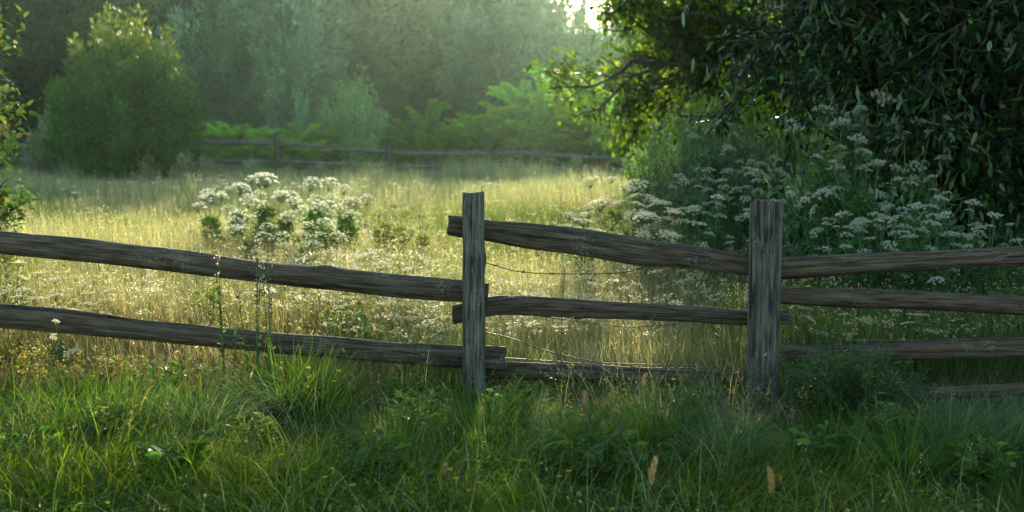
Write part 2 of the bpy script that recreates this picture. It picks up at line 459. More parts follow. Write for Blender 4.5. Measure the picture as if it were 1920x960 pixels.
def near_fence():
    f = tag(empty('rail_fence', (0, 0, 0)), 'weathered split rail fence with thick posts across the near meadow', 'fence')
    YP, YR = 7.6, 7.745
    p1 = post(f, 887, 363, 43, YP, 3, square=.75, grooves=9, groove_depth=.2, knots=4, rough=.03, spots=[(.97, 4.65, .32, .03), (.47, 4.35, .2, .022), (.20, 4.6, .3, .035), (1.2, 4.5, .12, .03)], col=np.array([.100, .104, .074]))
    p2 = post(f, 1437, 378, 60, YP - .02, 8, square=.25, grooves=12, groove_depth=.26, knots=4, rough=.03, flare=.08, col=np.array([.082, .086, .062]))
    post(f, -500, 352, 48, YP, 31, square=.5, grooves=8, knots=3, rough=.03)
    post(f, 2340, 392, 52, YP + .02, 32, square=.4, grooves=8, knots=3, rough=.03)
    # bent nail on the middle post, wooden wedge behind it
    b = Buf(); t = at(903, 364, YP)
    add_tube(b, [t + np.array([0, 0, -.02]), t + np.array([.001, 0, .02]), t + np.array([0, 0, .043]), t + np.array([.006, -.004, .048]), t + np.array([.013, -.006, .044])], [.0035, .003, .003, .003, .0028], (.05, .04, .03), sides=6)
    b.build('nail', M_WIRE, p1)
    b = Buf(); a = at(909, 590, YP + .055); c = at(911, 533, YP + .055)
    P = np.linspace(a, c, 14)
    log_mesh(b, P, np.linspace(.012, .019, 14), np.linspace(.012, .02, 14), np.random.default_rng(4), along='z', sides=14, square=.8, grooves=2, knots=0, rough=.04)
    b.build('wedge', M_WOOD, f, smooth=True)
    rail_from_px(f, [(-560, 396, 438), (-140, 420, 464), (0, 432, 476), (120, 442, 489), (300, 463, 508), (470, 488, 528), (600, 500, 541), (700, 510, 553), (800, 519, 562), (900, 527, 567)], YR, 11, groove_depth=.2, grooves=7)
    rail_from_px(f, [(-560, 535, 578), (-140, 560, 602), (0, 570, 614), (150, 583, 627), (300, 605, 642), (450, 618, 658), (640, 632, 678), (800, 645, 687), (947, 650, 698)], YR, 12, groove_depth=.16, grooves=6)
    rail_from_px(f, [(842, 403, 442), (862, 403, 446), (910, 411, 450), (1000, 418, 466), (1100, 430, 480), (1150, 440, 490), (1210, 449, 500), (1300, 461, 503), (1360, 473, 512), (1460, 486, 526)], YR, 13, groove_depth=.2, grooves=6, knots=6)
    rail_from_px(f, [(850, 572, 608), (880, 566, 604), (920, 553, 592), (960, 552, 591), (1040, 558, 594), (1150, 565, 598), (1280, 572, 603), (1400, 580, 611), (1480, 581, 609)], YR + .02, 24, knots=5)
    rail_from_px(f, [(905, 676, 712), (1000, 680, 715), (1100, 684, 720), (1200, 689, 720), (1310, 695, 722), (1440, 700, 724)], YR + .14, 15)
    rail_from_px(f, [(1425, 484, 524), (1480, 482, 522), (1600, 477, 517), (1800, 468, 505), (1920, 462, 500), (2060, 452, 490), (2400, 440, 476)], YR + .03, 16, Y2=YR + .1, grooves=6)
    rail_from_px(f, [(1430, 537, 566), (1600, 540, 576), (1760, 546, 581), (1920, 556, 590), (2060, 562, 595), (2400, 566, 598)], YR + .12, 17, Y2=YR + .2)
    rail_from_px(f, [(1440, 650, 676), (1640, 645, 674), (1800, 640, 671), (1920, 636, 672), (2060, 632, 668), (2400, 628, 664)], YR + .10, 18)
    rail_from_px(f, [(1630, 636, 646), (1760, 636, 649), (1920, 631, 645), (2060, 628, 640), (2300, 626, 638)], YR + .26, 19, sides=20)
    rail_from_px(f, [(1640, 731, 755), (1700, 728, 752), (1920, 717, 743), (2060, 711, 737), (2380, 700, 726)], 7.32, 20)
    wire(f, [(908, 492), (930, 498), (960, 508), (1010, 513), (1100, 514), (1170, 512), (1222, 497)], YR + .03, .0034, 'barbed_wire', barbs=6, seed=1)
    wire(f, [(1222, 497), (1205, 515), (1198, 538), (1210, 563)], YR + .03, .0035, 'wire_tail', seed=2)
    wire(f, [(1010, 592), (1080, 602), (1180, 614), (1260, 609), (1300, 598)], YR + .08, .0034, 'slack_wire', seed=3)
    wire(f, [(906, 622), (960, 633), (1010, 655), (1120, 680), (1340, 688)], YR + .1, .0036, 'slack_wire', seed=4)
    wire(f, [(945, 671), (1050, 678), (1190, 690), (1400, 690)], YR + .06, .0034, 'slack_wire', seed=5)
    return f
near_fence()

def far_fence():
    f = tag(empty('rail_fence', (0, 36, 0)), 'dark low rail fence along the far edge of the meadow', 'fence')
    inv = Matrix.Translation((0, -36, 0))
    parts = []
    for i, (px, yt, w) in enumerate([(-60, 250, 12), (68, 256, 13), (215, 252, 12), (368, 254, 12), (519, 248, 11), (728, 268, 11), (918, 265, 12), (1228, 276, 11)]):
        o = post(f, px, yt, w, 36, 40 + i, n=14, sides=12, square=.3, grooves=2, knots=1, flare=0, col=np.array([.03, .03, .026]))
        parts.append(o)
    spans = [(-80, 140, 271, 273, 9), (-80, 140, 297, 298, 8), (120, 375, 272, 267, 9), (120, 375, 300, 300, 8), (362, 522, 266, 268, 10), (400, 522, 302, 303, 8),
             (524, 730, 268, 286, 8), (524, 730, 301, 312, 7), (730, 920, 287, 288, 8), (730, 920, 312, 311, 7), (920, 1230, 284, 302, 8), (920, 1230, 308, 326, 7)]
    for i, (a, b2, ya, yb, t) in enumerate(spans):
        m = (a + b2) / 2
        o = rail_from_px(f, [(a, ya - t / 2, ya + t / 2), (m, (ya + yb) / 2 + 1 - t / 2, (ya + yb) / 2 + 1 + t / 2), (b2, yb - t / 2, yb + t / 2)], 36.14, 60 + i, n=24, sides=12, grooves=2, knots=1, col=np.array([.095, .095, .085]))
        parts.append(o)
    for o in parts: o.data.transform(inv)
far_fence()

# ------------------------------------------------------------------ grass
def meadow_colour(rng, x, y):
    n = len(x)
    a = fbm(x * .45 + 7, y * .3, 21); b = fbm(x * 1.3, y * 1.1 + 9, 33)
    gold = np.array([.34, .32, .16]); straw = np.array([.47, .44, .25]); green = np.array([.09, .15, .04]); rust = np.array([.20, .13, .04])
    g = sstep(.42, .7, a) * .72 + .24
    right = sstep(1.2, 3.2, x - (y - 8) * .12)           # greener, lusher growth towards the right-hand shrubs
    g = np.clip(g + right * .75, 0, 1)
    g = np.clip(g + .55 * np.exp(-(((x + 1.1) / .9) ** 2 + ((y - 9.8) / 1.6) ** 2)), 0, 1)
    g = np.where(rng.random(n) < .12, 1.0, g)
    sm = sstep(.4, .7, b)[:, None]
    c = gold * (1 - sm) + straw * sm
    c = c * (1 - g[:, None]) + green * g[:, None]
    fy = (sstep(19, 27, y) * .7)[:, None]; c = c * (1 - fy) + np.array([.21, .27, .16]) * fy  # far grass greyed green: haze and shade put into the colour
    ru = ((x < -.8) & (y < 9.2) & (rng.random(n) < .35))[:, None]
    c = np.where(ru, rust, c)
    return np.clip(c * np.exp(rng.normal(0, .22, (n, 1))), .01, .8)

def short_patch(x, y):
    """the trodden, shorter strip in the middle of the meadow"""
    return np.exp(-(((x + 4.6) / 3.4) ** 2 + ((y - 19.5) / 2.6) ** 2))

def meadow_grass():
    rng = np.random.default_rng(101)
    b = Buf(); sb = Buf()
    bands = [(7.2, 7.95, 15000, .0032, 3), (7.95, 10.5, 62000, .0035, 3), (10.5, 14.5, 62000, .005, 3), (14.5, 22, 70000, .008, 3), (22, 37.5, 80000, .013, 2)]
    for (y0, y1, n, w, segs) in bands:
        y = rng.uniform(y0, y1, n)
        n = int(n * 1.25); y = rng.uniform(y0, y1, n); x = rng.uniform(-1, 1, n) * (y * .47 + 2.2)
        # clumping
        keep = fbm(x * 1.6, y * 1.6, 50) + rng.random(n) * .5 > .48
        if y0 < 7.5: keep &= x < -.55 + .3 * rng.random(n)
        x, y = x[keep], y[keep]; n = len(x)
        z = terrain(x, y)
        h = (.30 + .34 * fbm(x * .5, y * .5, 61)) * (.55 + .8 * rng.random(n))
        h *= 1 - .72 * short_patch(x, y)
        h *= np.where(y < 8.6, .75, 1.0) * np.where(y < 7.95, .62, 1.0)
        h *= 1 - sstep(24, 30, y) * (1 - (.35 + .95 * sstep(.5, .75, fbm(x * .8 + 60, y * .6, 62))))
        # nothing tall close behind the open bay of the fence
        bay = sstep(-.4, .1, x) * (1 - sstep(1.2, 1.9, x)) * (1 - sstep(8.4, 10.5, y))
        h *= 1 - .35 * bay
        az = rng.normal(2.6, 1.6, n)
        lean = np.abs(rng.normal(.12, .15, n)); bend = np.abs(rng.normal(.55, .45, n))
        c = meadow_colour(rng, x, y)
        tips = add_blades(b, rng, np.stack([x, y, z], 1), h, az, lean, bend, w * (.7 + .8 * rng.random(n)), c, segs=segs)
        # seed heads on a part of them
        k = (rng.random(n) < (.13 if y0 < 12 else .10)) & (h > .3)
        tp = tips[k]; m = len(tp)
        hz = az[k]
        for q in range(4):
            d = np.stack([np.cos(hz) * .5, np.sin(hz) * .5, -.1 + .8 * rng.random(m)], 1) + rng.normal(0, .55, (m, 3))
            off = np.array([0, 0, -1.0]) * rng.random((m, 1)) * .07 + rng.normal(0, .008, (m, 3))
            add_leaves(sb, rng, tp + off, d, .022 + w * 1.6, .006 + w * .35, np.clip(np.array([.38, .34, .19]) * np.exp(rng.normal(0, .25, (m, 1))), 0, .8), simple=True)
    o = b.build('meadow_grass', M_DRY); tag(o, 'tall dry golden meadow grass growing behind the near fence', 'grass', kind='stuff')
    o = sb.build('grass_seed_heads', M_DRY); tag(o, 'pale feathery seed heads on the tall meadow grass', 'grass', kind='stuff')
meadow_grass()

def verge_grass():
    rng = np.random.default_rng(202)
    b = Buf(); dry = Buf()
    n = 195000
    y = rng.uniform(4.2, 8.0, n); x = rng.uniform(-1, 1, n) * (y * .47 + 1.8)
    clump = fbm(x * 1.9 + 3, y * 2.2, 70, 3)
    keep = clump + rng.random(n) * .55 > .50
    x, y, clump = x[keep], y[keep], clump[keep]; n = len(x)
    z = terrain(x, y)
    tuft = fbm(x * .9 + 5, y * .9 + 2, 71, 2)
    h = (.14 + .28 * sstep(.3, .75, tuft)) * (.35 + 1.0 * rng.random(n))
    h *= 1 - .45 * sstep(1.7, 2.3, x) * sstep(5.6, 6.2, y)
    fencef = sstep(6.9, 7.4, y)
    h *= 1 - .72 * sstep(6.6, 7.2, y) * sstep(-.8, -.3, x)      # low at the posts and the open bay
    h *= 1 - .5 * sstep(6.7, 7.2, y) * (1 - sstep(-1.2, -.7, x))
    h *= np.where(y < 5.6, .8, 1)
    swirl = fbm(x * .8, y * .8 + 40, 72, 2) * TAU * 2.2
    az = swirl + rng.normal(0, .7, n)
    lean = np.abs(rng.normal(.5, .4, n)); bend = np.abs(rng.normal(1.6, .7, n))
    green = np.array([.042, .100, .012]); blue = np.array([.040, .092, .024]); lime = np.array([.100, .165, .016]); olive = np.array([.10, .105, .03])
    k1 = sstep(.42, .62, fbm(x * .7 + 9, y * .8, 73))[:, None]; k2 = sstep(.5, .7, fbm(x * .8 + 90, y * .9, 74))[:, None]
    c = green * (1 - k1) + blue * k1
    c = c * (1 - k2 * .8) + lime * k2 * .8
    pick = rng.random(n)[:, None]
    c = np.where(pick < .10 + .35 * sstep(.52, .7, fbm(x * 1.3 + 50, y * 1.5, 79))[:, None], olive, c)
    c = np.clip(c * np.exp(rng.normal(0, .42, (n, 1))), .004, .6)
    tip = np.clip(c * np.array([1.25, 1.2, .9]), 0, .7)
    add_blades(b, rng, np.stack([x, y, z], 1), h, az, lean, bend,   .0042 * (.45 + .9 * rng.random(n)), c, segs=5, tipcol=tip, wander=.5)
    # low broad clover-like cover at the very front
    m = 26000
    yy = rng.uniform(4.4, 6.4, m); xx = rng.uniform(-1, 1, m) * (yy * .47 + .4)
    kk = fbm(xx * 1.4, yy * 1.6, 77) > .5
    xx, yy = xx[kk], yy[kk]; m = len(xx)
    zz = terrain(xx, yy) + rng.random(m) * .10 + .02
    d = rng.normal(0, 1, (m, 3)); d[:, 2] = np.abs(d[:, 2]) * .3
    add_leaves(b, rng, np.stack([xx, yy, zz], 1), d, .018 + .02 * rng.random(m), .010 + .008 * rng.random(m), jitter_col(rng, (.075, .14, .025), m, .3), nvec=np.tile([0, 0, 1.0], (m, 1)))
    o = b.build('verge_grass', M_GRASS); tag(o, 'lush green tangled grass in front of the near fence', 'grass', kind='stuff')
    # thin straw coloured stalks standing and leaning in the green
    n = 11000
    y = rng.uniform(4.6, 8.2, n); x = rng.uniform(-1, 1, n) * (y * .47 + .5)
    kp = rng.random(n) < .25 + .75 * sstep(.45, .7, fbm(x * 1.1 + 30, y * 1.3, 78))
    x, y = x[kp], y[kp]; n = len(x)
    h = .2 + .3 * rng.random(n) ** 1.5
    h *= 1 - .4 * sstep(1.7, 2.3, x)
    az = rng.random(n) * TAU
    gr = rng.random((n, 1)) < .55
    c = np.clip(np.where(gr, np.array([.17, .25, .11]), np.array([.33, .29, .14])) * np.exp(rng.normal(0, .3, (n, 1))), 0, .7)
    tips = add_blades(dry, rng, np.stack([x, y, terrain(x, y)], 1), h, az, np.abs(rng.normal(.4, .35, n)), np.abs(rng.normal(1.5, .7, n)), .0024, c, segs=5, wander=.4)
    k = rng.random(n) < .10
    tp = tips[k]; m = len(tp)
    for q in range(5):
        add_leaves(dry, rng, tp + rng.normal(0, .01, (m, 3)) - np.array([0, 0, .03]) * rng.random((m, 1)), rng.normal(0, 1, (m, 3)) + np.array([0, 0, .6]), .02, .005, np.clip(np.array([.4, .34, .17]) * np.exp(rng.normal(0, .25, (m, 1))), 0, .8), simple=True)
    o = dry.build('dry_grass_stalks', M_DRY); tag(o, 'thin straw coloured grass stalks scattered through the green verge', 'grass', kind='stuff')
verge_grass()

def flower_carpet():
    """small white and yellowish flowers massed through the meadow behind the fence"""
    rng = np.random.default_rng(303)
    b = Buf()
    cen = []
    for (px, py, sx, sy, n) in [(640, 500, 90, 40, 260), (760, 590, 110, 45, 330), (1000, 640, 110, 40, 200), (1150, 560, 130, 60, 110), (250, 560, 200, 50, 200), (560, 330, 420, 12, 90), (1250, 480, 120, 50, 110), (900, 420, 260, 40, 90)]:
        X = rng.normal(px, sx, n); Yp = rng.normal(py, sy, n)
        for a, c in zip(X, Yp):
            g = max(c + 60, 330)
            Y = CAMZ * F / (g - 215)
            if Y < 8.0 or Y > 34: continue
            x = xat(a, Y)
            cen.append((x, Y, float(terrain(x, Y)) + rng.uniform(.28, .52)))
    cen = np.array(cen)
    for q in range(22):
        m = len(cen)
        rr = np.sqrt(rng.random(m)) * (.028 + .0012 * cen[:, 1]); th = rng.random(m) * TAU
        p = cen + np.stack([np.cos(th) * rr, np.sin(th) * rr, rng.normal(0, .008, m)], 1)
        d = np.stack([np.cos(th), np.sin(th), .3 + 0 * th], 1)
        s = .010 + .0007 * cen[:, 1]
        add_leaves(b, rng, p, d, s, s * .8, jitter_col(rng, (.62, .58, .36), m, .12), nvec=np.tile([0, 0, 1.0], (m, 1)), simple=True)
    o = b.build('meadow_flowers', M_PETAL); tag(o, 'tiny cream white flowers massed through the golden meadow', 'flowers', kind='stuff')
flower_carpet()

# ------------------------------------------------------------------ white umbel plants
def head_mesh(seed, R, dome, numb, col, fl=.011, nfl=15):
    rng = np.random.default_rng(seed)
    b = Buf()
    k = np.arange(numb) + .5
    rr = R * np.sqrt(k / numb) * (1 + rng.normal(0, .07, numb)); th = k * 2.39996 + rng.normal(0, .15, numb)
    uz = dome * (1 - (rr / R) ** 2) + rng.normal(0, R * .05, numb)
    cen = np.stack([np.cos(th) * rr, np.sin(th) * rr, uz], 1)
    base = np.array([0, 0, -R * .75])
    for c in cen:
        mid = base * .45 + c * .55 + np.array([0, 0, -R * .07])
        add_tube(b, [base, mid, c - np.array([0, 0, .006])], [.0016, .0013, .001], (.10, .15, .05), sides=3, cap=False)
        ur = R / math.sqrt(numb) * .66
        q = np.sqrt(rng.random(nfl)) * ur; t = rng.random(nfl) * TAU
        p = c + np.stack([np.cos(t) * q, np.sin(t) * q, rng.normal(0, .004, nfl) - q * .15], 1)
        for j in range(2):
            tt = t + j * 1.57
            d = np.stack([np.cos(tt), np.sin(tt), rng.normal(.15, .3, nfl)], 1)
            add_leaves(b, rng, p - d * fl * .5, d, fl, fl * .75, jitter_col(rng, col, nfl, .10), nvec=np.tile([0, 0, 1.0], (nfl, 1)), simple=True)
    return b

def umbel_plant(seed, H, nheads, R, dome, numb, col, leafcol=(.055, .10, .03), spread=.22, leaves=150, fl=.011, droop=0):
    def make():
        rng = np.random.default_rng(seed)
        root = empty('umbel_plant', (0, 0, 0))
        sb, lb = Buf(), Buf()
        stemcol = np.array(leafcol) * np.array([1.3, 1.2, 1.1])
        lean = rng.normal(0, .05, 2)
        main = np.array([[lean[0] * t * H, lean[1] * t * H, t * H * .62] for t in np.linspace(0, 1, 6)]); main[1:-1, :2] += rng.normal(0, .008, (4, 2))
        add_tube(sb, main, np.linspace(.007, .004, 6), stemcol, sides=5)
        heads = []
        for i in range(nheads):
            t = .35 + .65 * (i + .5) / nheads
            s = main[0] + (main[-1] - main[0]) * t
            az = i * 2.39996 + rng.normal(0, .3)
            rad = spread * (.35 + .75 * rng.random()) * (0.25 if i == nheads - 1 else 1)
            top = np.array([s[0] + math.cos(az) * rad, s[1] + math.sin(az) * rad, H * (.55 + .45 * rng.random()) if i < nheads - 1 else H])
            m1 = s * .55 + top * .45 + np.array([math.cos(az), math.sin(az), 0]) * rad * .22
            m2 = s * .2 + top * .8 + np.array([math.cos(az), math.sin(az), 0]) * rad * .12
            sc = .5 + .7 * rng.random()
            add_tube(sb, [s, m1, m2, top - np.array([0, 0, R * .7 * sc])], [.0035, .003, .0026, .0024], stemcol, sides=4)
            heads.append((top, sc, rng.random() * TAU, nrm((top - m2) + np.array([0, 0, .07]) + rng.normal(0, .04, 3))))
        # ferny leaves up the stem
        n = leaves
        t = rng.random(n) ** .8 * 1.15
        az = rng.random(n) * TAU
        base = main[0] + (main[-1] - main[0]) * t[:, None]
        for j in range(5):
            f = (j + 1) / 5
            rad = .19 * (1 - .55 * t) * f
            p = base + np.stack([np.cos(az) * rad, np.sin(az) * rad, np.full(n, .12 * f - .16 * f * f)], 1) + rng.normal(0, .012, (n, 3))
            d = np.stack([np.cos(az + rng.normal(0, .9, n)), np.sin(az + rng.normal(0, .9, n)), rng.normal(.1, .4, n)], 1)
            add_leaves(lb, rng, p, d, .045 + .02 * rng.random(n), .012, jitter_col(rng, leafcol, n, .25), simple=True)
        sb.build('stem', M_STEM, root)
        lb.build('foliage', M_LEAF, root)
        hm = [head_mesh(seed * 7 + i, R, dome, numb, col, fl=fl).build('flower_head', M_PETAL, root) for i in range(2)]
        for i, (top, sc, rz, ax) in enumerate(heads):
            h = hm[i] if i < 2 else hm[i % 2].copy()
            if i >= 2: COL.objects.link(h); h.parent = root
            h.location = tuple(top); h.scale = (sc,) * 3
            q = Vector((0, 0, 1)).rotation_difference(Vector(ax)); h.rotation_mode = 'QUATERNION'
            h.rotation_quaternion = q @ Matrix.Rotation(rz, 3, 'Z').to_quaternion()
        return root
    return Proto(make)

WHITE = (.80, .80, .66); CREAM = (.78, .75, .54); YG = (.52, .52, .22)
UMB = {
    'round': [umbel_plant(401 + i, 1.0, 7, .10, .07, 17, WHITE, leafcol=(.08, .15, .04), spread=.27, leaves=480) for i in range(3)],
    'flat': [umbel_plant(421 + i, 1.0, 7, .095, .02, 20, CREAM, spread=.26, leaves=150) for i in range(3)],
    'shade': [umbel_plant(441 + i, 1.1, 12, .060, .022, 13, (.52, .58, .44), leafcol=(.05, .125, .04), spread=.27, leaves=460) for i in range(3)],  # white petals dimmed and greened, shade put into their colour
    'small': [umbel_plant(461 + i, .55, 4, .075, .012, 16, CREAM, spread=.16, leaves=70) for i in range(2)],
    'yellow': [umbel_plant(481 + i, .95, 8, .08, .05, 13, YG, leafcol=(.11, .14, .035), spread=.2, leaves=190) for i in range(2)],
}
HREF = {'round': 1.0, 'flat': 1.0, 'shade': 1.1, 'small': .55, 'yellow': .95}

def umbels(kind, spots, what, where, group):
    """spots: (px, py of the flower tops, distance)"""
    rng = np.random.default_rng(len(spots) * 31 + len(where))
    spots = sorted(spots)
    for i, (px, py, Y) in enumerate(spots):
        p = at(px, py, Y)
        g = float(terrain(p[0], Y))
        sc = (p[2] - g) / HREF[kind]
        n = len(spots)
        which = 'rightmost' if i == n - 1 and n > 1 else ORD[min(i, 13)]
        label = f'{what} {where}' if n == 1 else f'{what} {where}, {which}'
        rr = UMB[kind][i % len(UMB[kind])]
        wd = .5 if Y < 7.5 else sc * .5 + .5
        rr.place((p[0], Y, g), rng.random() * TAU, (wd, wd, sc), label, 'wildflower', group)

umbels('round', [(402, 366, 13), (445, 352, 13.6), (487, 338, 12.8), (528, 366, 13.4), (585, 345, 13), (618, 385, 12.2), (655, 356, 13.3), (462, 412, 11.9), (566, 425, 11.4)],
       'white round-headed umbel plant', 'in the clump above the long left rail', 'white umbel flowers in the left clump')
umbels('yellow', [(712, 378, 12.6), (742, 385, 12.8), (768, 402, 12.2)], 'yellow-green umbel plant', 'left of the middle post', 'yellow green umbels left of the middle post')
umbels('flat', [(1088, 388, 11.2), (1140, 336, 12), (1172, 368, 11.6), (1205, 356, 12.2), (1248, 378, 11.4), (1225, 402, 10.8), (1108, 412, 10.6), (1285, 398, 11)],
       'cream flat-topped umbel plant', 'above the sagging rail between the posts', 'flat white umbels between the posts')
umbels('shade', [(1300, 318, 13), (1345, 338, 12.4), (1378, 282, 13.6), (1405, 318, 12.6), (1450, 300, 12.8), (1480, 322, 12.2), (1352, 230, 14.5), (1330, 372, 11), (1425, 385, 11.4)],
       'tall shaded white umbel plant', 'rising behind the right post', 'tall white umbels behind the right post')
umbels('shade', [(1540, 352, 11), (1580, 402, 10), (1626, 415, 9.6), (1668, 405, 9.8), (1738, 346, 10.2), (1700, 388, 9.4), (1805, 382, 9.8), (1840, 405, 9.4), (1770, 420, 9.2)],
       'white umbel plant', 'in shade above the top right rail', 'white umbels under the dark tree')
umbels('small', [(1490, 552, 8.4), (1530, 565, 8.6), (1575, 590, 8.3), (1660, 560, 8.5), (1720, 590, 8.3), (1600, 628, 8.2), (1790, 585, 8.6)],
       'small white umbel plant', 'seen between the right-hand rails', 'small white umbels behind the right rails')
umbels('small', [(25, 492, 9.2), (60, 512, 9.6), (110, 525, 9), (150, 520, 9.8), (200, 545, 9.1), (245, 556, 9.4), (282, 532, 9.9), (95, 555, 8.7), (175, 568, 8.6), (45, 545, 8.8)],
       'low cream umbel plant', 'between the two left rails', 'low cream umbels between the left rails')
umbels('small', [(112, 602, 7.3)], 'single low white umbel plant', 'in front of the lower left rail', 'white umbels by the fence')
umbels('yellow', [(28, 392, 10)], 'yellow lit umbel plant', 'at the left edge above the rail', 'yellow green umbels at the left edge')
umbels('round', [(640, 520, 9.6), (760, 545, 9.2), (700, 480, 10.4), (820, 600, 8.6)], 'low white umbel plant', 'between the left rails beside the middle post', 'low white umbels beside the middle post')

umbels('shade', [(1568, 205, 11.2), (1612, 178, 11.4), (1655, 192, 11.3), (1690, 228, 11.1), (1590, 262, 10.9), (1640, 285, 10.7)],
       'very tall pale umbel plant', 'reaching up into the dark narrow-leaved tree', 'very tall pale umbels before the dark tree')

# ------------------------------------------------------------------ trees
def grow(rng, buf, p, d, L, r, level, P, tips, col):
    """one limb with its children; fills tips with (position, direction) of the twigs"""
    n = 6
    pts = [p]; dd = d.copy()
    for i in range(n - 1):
        dd = nrm(dd + rng.normal(0, P['wob'], 3) + np.array([0, 0, P['trop'][min(level, len(P['trop']) - 1)]]))
        pts.append(pts[-1] + dd * L / (n - 1))
    pts = np.array(pts)
    rad = np.linspace(r, r * .45, n)
    add_tube(buf, pts, rad, col, sides=[8, 6, 5, 3, 3][min(level, 4)])
    if level >= P['levels']:
        for t in np.linspace(.15, 1, P['per']):
            k = min(int(t * (n - 1)), n - 2); f = t * (n - 1) - k
            tips.append((pts[k] * (1 - f) + pts[k + 1] * f, nrm(pts[k + 1] - pts[k])))
        return
    nb = P['nb'][min(level, len(P['nb']) - 1)]
    for i in range(nb):
        t = .3 + .7 * (i + rng.random()) / nb
        k = min(int(t * (n - 1)), n - 2); f = t * (n - 1) - k
        q = pts[k] * (1 - f) + pts[k + 1] * f
        ax = nrm(pts[k + 1] - pts[k])
        perp = nrm(np.cross(ax, rng.normal(size=3)))
        a = P['ang'] * (.7 + .6 * rng.random())
        nd = nrm(ax * math.cos(a) + perp * math.sin(a))
        if q[2] + nd[2] * L * P['ratio'] * 1.3 < P.get('zmin', -9):
            nd[2] = abs(nd[2]) * .6 + .1; nd = nrm(nd)
        grow(rng, buf, q, nd, L * P['ratio'] * (.7 + .5 * rng.random()), r * .5, level + 1, P, tips, col)

def leaf_on_tips(buf, rng, tips, per, length, width, col, spread=.06, droop=.3, out=.8, var=.3, mixto=None, p=0, simple=False):
    pos = np.array([t[0] for t in tips]); d = np.array([t[1] for t in tips])
    pos = np.repeat(pos, per, 0); d = np.repeat(d, per, 0); n = len(pos)
    pos = pos + rng.normal(0, spread, (n, 3))
    dd = d * out + rng.normal(0, .7, (n, 3)) + np.array([0, 0, -droop])
    L = length * (.4 + 1.05 * rng.random(n))
    add_leaves(buf, rng, pos, dd, L, width * (.7 + .5 * rng.random(n)), jitter_col(rng, col, n, var, mixto, p), nvec=np.tile([0, 0, 1.0], (n, 1)), simple=simple)

def lobed_tree(name, seed, H, R, nl, per, leaf, col, trunkcol=(.06, .05, .04), low=.08, plume=.5, mat=None, taper=.6, tipcol=None, lobe=.30, up=.5):
    """a crown of many overlapping leaf clumps on limbs, down to `low` of its height"""
    def make():
        rng = np.random.default_rng(seed)
        root = empty(name, (0, 0, 0))
        tb, cb = Buf(), Buf()
        trunk = np.array([[rng.normal(0, .02) * R * i, rng.normal(0, .02) * R * i, H * .75 * i / 7] for i in range(8)]); trunk[0, :2] = 0; trunk[0, 2] = -.2
        add_tube(tb, trunk, np.linspace(.035 * H * .6, .012 * H * .4, 8), trunkcol, sides=8)
        cen = []
        while len(cen) < nl:
            v = rng.uniform(-1, 1, 3)
            if not (.35 < np.linalg.norm(v) <= 1.0): continue
            zf = low + (1 - low) * (v[2] * .5 + .5)
            # fuller below the middle, tapering above
            wid = np.interp(zf, [0, .25, .5, .8, 1], [.75, 1, .92, .92 - taper * .55, 1 - taper])
            cen.append((v[0] * R * wid, v[1] * R * wid, zf * H * .93))
        for c in cen:
            c = np.array(c)
            lr = R * lobe * (.65 + .7 * rng.random()); lh = lr * (1 + plume * (.6 + rng.random()))
            k = int(np.clip(c[2] / (H * .75) * 7 * .7, 0, 6))
            m = (trunk[k] + c) / 2 + np.array([0, 0, .06 * H])
            add_tube(tb, [trunk[k], m, c], [.010 * H, .007 * H, .003 * H], trunkcol, sides=5)
            n = int(per * (.7 + .6 * rng.random()))
            ns = 18
            su = nrm(rng.normal(size=(ns, 3)) + np.array([0, 0, .45])); sl = .6 + .5 * rng.random(ns)
            k2 = rng.integers(0, ns, n); u = su[k2]
            rad = rng.random(n) ** .6
            # leaves gather along sprays, so the clump has a feathery, uneven edge
            pos = c + u * (rad * sl[k2])[:, None] * np.array([lr, lr, lh]) + rng.normal(0, .13 * lr, (n, 3)) * (1.15 - .7 * rad)[:, None]
            pos[:, 2] = np.maximum(pos[:, 2], .05)
            d = u * .7 + rng.normal(0, .5, (n, 3)) + np.array([0, 0, up])
            tint = rng.normal(0, .30)
            base = np.asarray(col) * math.exp(tint)
            cc = jitter_col(rng, base, n, .28)
            if tipcol is not None:
                f = (sstep(.55, 1.0, rad * (.5 + .5 * u[:, 2])) * sstep(.25, .8, pos[:, 2] / H) * rng.random(n))[:, None]
                cc = cc * (1 - f) + np.asarray(tipcol) * f
            add_leaves(cb, rng, pos, d, leaf * (.6 + .8 * rng.random(n)), leaf * .5 * (.7 + .6 * rng.random(n)), cc, nvec=u, simple=True)
        tb.build('trunk', M_BARK, root, smooth=True)
        cb.build('crown', mat or M_FAR, root)
        return root
    return Proto(make)

# the wood beyond the meadow: every tree one can tell apart
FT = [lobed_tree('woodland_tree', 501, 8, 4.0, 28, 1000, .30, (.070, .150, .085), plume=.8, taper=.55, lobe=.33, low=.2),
      lobed_tree('woodland_tree', 502, 8, 3.0, 28, 1000, .28, (.030, .075, .034), plume=1.1, taper=.7, lobe=.33),
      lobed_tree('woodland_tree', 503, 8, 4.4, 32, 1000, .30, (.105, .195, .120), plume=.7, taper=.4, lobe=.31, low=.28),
      lobed_tree('woodland_tree', 504, 8, 3.4, 34, 800, .28, (.010, .026, .011), plume=1.0, taper=.5, lobe=.33)]  # pale and near-black tones put sky light and gap shade into leaf colour
